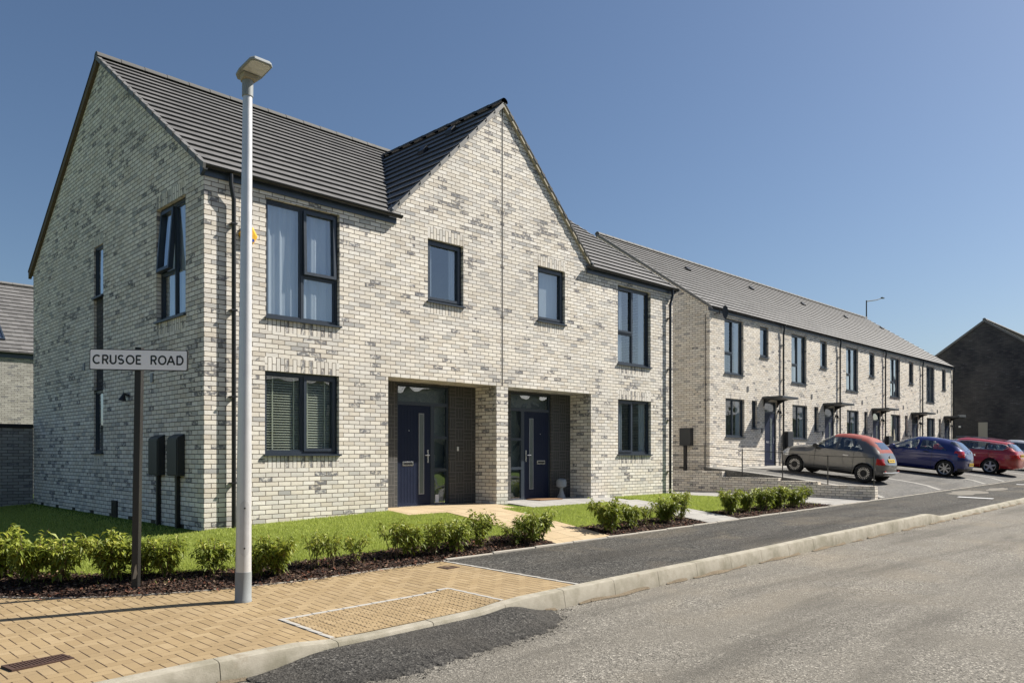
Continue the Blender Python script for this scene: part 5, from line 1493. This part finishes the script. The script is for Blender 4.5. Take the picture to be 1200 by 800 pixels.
def corsa_extra(root):
    v = MB(); v.tube([(-.3,-.60,1.09),(.05,-.56,1.10)], .010, 6); v.build('wiper', M['plastic'], root)
    for s in (-1, 1):
        v = MB(); v.tube([(s*.60,-.585,.90),(s*.60,-.625,.905)], .034, 14); v.build('reverse_light', M['white'], root, smooth=True)
corsa['extra'] = (corsa_extra,)
def cls_astra(x, y, z, nx, nz, bl, zt):
    if z < .27 and nx > .3: return 'sill'
    if y < -.70 and .76 < z < 1.0 and x > .42: return 'lamp'
    roofl = zt-.14
    if nx > .58 and z > bl+.03 and z < roofl and -.62 < y < 2.25:
        if y > 1.6 and z > bl+.03+(2.25-y)*.60: return 'body'
        if y < -.40 and z > bl+.05+(y+.62)*1.6: return 'body'
        if y < -.40 and z < bl+.03+(-.40-y)*.9: return 'body'
        if 1.18 < y < 1.24 or .22 < y < .28: return 'sill'
        return 'side_window'
    if y > 1.5 and y < 2.7 and z > bl+.03 and x < .72 and nx < .60 and zt < 1.44: return 'windscreen'
    if -.98 < y < -.50 and z > 1.06 and z < 1.36 and x < .62 and nx < .7: return 'rear_window'
    if y > 3.3 and .6 < z < .85 and x > .45: return 'headlamp'
    return 'body'
astra = dict(y0=-1.02, y1=3.66, W=1.81, pe=16, belt=[(-1.0,1.04),(-.6,1.03),(2.2,.95),(3.6,.8)], zbot=.20, axles=(0,2.685), wr=.325, paint=red,
    top=[(-1.02,.62),(-.99,.80),(-.95,1.0),(-.86,1.10),(-.70,1.28),(-.58,1.385),(-.45,1.42),(.2,1.475),(.9,1.50),(1.3,1.48),(1.8,1.34),(2.2,1.14),(2.5,1.03),(3.0,.93),(3.35,.80),(3.55,.66),(3.66,.50)],
    bot=[(-1.02,.34),(-.8,.25),(0,.20),(2.8,.20),(3.4,.22),(3.66,.30)], cls=cls_astra, spokes=5, spw=.040, sp0=.12, spf=.75, seats=(1.25,.40), mirror=(2.2,1.02), mirmat=red,
    handle=(.95,.02), hz=.93, seams=((.10,.50,1.0),(1.20,.30,.97),(2.15,.30,.95)), plate=(0,-.985,.86,R(-5)), badge=(0,-.90,1.01))
def astra_extra(root):
    for s in (-1, 1):
        # roof rails and the bright line round the side glass
        v = MB(); v.tube([(s*.62,-.35,1.47),(s*.63,.3,1.525),(s*.63,1.1,1.54),(s*.62,1.5,1.50)], .014, 6); v.build('roof_rail', M['alloy'], root, smooth=True)
        def xo(y, z):
            bl = interp(astra['belt'], y); t = 2*(y+1.02)/4.68-1
            return .905*(max(0,1-abs(t)**16))**(1/3)*(1-.05*t*t)*(1-.30*max(0,z-bl)/max(.2,1.45-bl))*(1-.05*((bl+.05-.62)/.5)**2)*1.0+.0
        loop = [(2.2,.985),(1.2,1.01),(.2,1.04),(-.38,1.06),(-.56,1.14),(-.60,1.20),(-.52,1.27),(-.35,1.315),(.2,1.355),(.9,1.375),(1.5,1.33)]
        v = MB(); v.tube([(s*(xo(y,z)*.985), y, z) for y, z in loop], .010, 6); v.build('window_trim', M['alloy'], root, smooth=True)
astra['extra'] = (astra_extra,)
def ppitch(x, y, wb): return math.atan2(zpark(x, y+wb)-zpark(x, y), wb)
def park(name, S, xl, ya, label):
    x = xl+S['W']/2; wb = S['axles'][1]; p = ppitch(x, ya, wb)
    return car(name, S, (x, ya, zpark(x, ya)+.012), p, label)
park('parked_car', fiat, 20.35, -2.0, 'small grey hatchback with a red fabric roof, parked nose to the houses')
park('parked_car', corsa, 28.1, -2.1, 'dark blue three-door hatchback parked between the grey and the red car')
park('parked_car', astra, 33.6, -2.3, 'bright red estate car with silver roof rails, beyond the blue hatchback')
sil = dict(corsa); sil['paint'] = silver; sil['mirmat'] = silver; sil['extra'] = ()
park('parked_car', sil, 39.9, -2.6, 'silver car at the right edge of the photo, half hidden by the red estate')

# ------------------------------------------------------------------ light, sky, camera
AZ, EL = 24.5, 43.5
dsun = Vector((math.cos(R(AZ))*math.cos(R(EL)), -math.sin(R(AZ))*math.cos(R(EL)), math.sin(R(EL))))
su = bpy.data.lights.new('sun', 'SUN'); su.energy = 5.0; su.angle = R(.53); su.color = (1, .94, .84)
so = bpy.data.objects.new('sun', su); C.objects.link(so); so.rotation_euler = (-dsun).to_track_quat('-Z', 'Y').to_euler(); so.location = (20,-20,30)
w = bpy.data.worlds.new('World'); sc.world = w; w.use_nodes = True; nt = w.node_tree
sk = nt.nodes.new('ShaderNodeTexSky'); sk.sky_type = 'NISHITA'; sk.sun_disc = False; sk.sun_elevation = R(EL)
sk.sun_rotation = math.atan2(dsun.x, dsun.y); sk.altitude = 300; sk.air_density = 1.1; sk.dust_density = 1.4; sk.ozone_density = 4.5
nt.links.new(sk.outputs[0], nt.nodes['Background'].inputs[0]); nt.nodes['Background'].inputs[1].default_value = .054
cam = bpy.data.cameras.new('camera'); co = bpy.data.objects.new('camera', cam); C.objects.link(co); sc.camera = co
co.location = (-5.074, -11.8, 1.05); co.rotation_euler = (R(90), 0, math.atan2(-.7046, .7096))
cam.sensor_width = 36; cam.lens = 27.45; cam.shift_y = .11; cam.clip_end = 3000; cam.clip_start = .05
sc.view_settings.view_transform = 'Standard'; sc.view_settings.look = 'None'; sc.view_settings.gamma = 1; sc.view_settings.use_curve_mapping = False
sc.view_settings.exposure = 0.82
sc.cycles.max_bounces = 8; sc.cycles.transparent_max_bounces = 12; sc.cycles.use_denoising = True
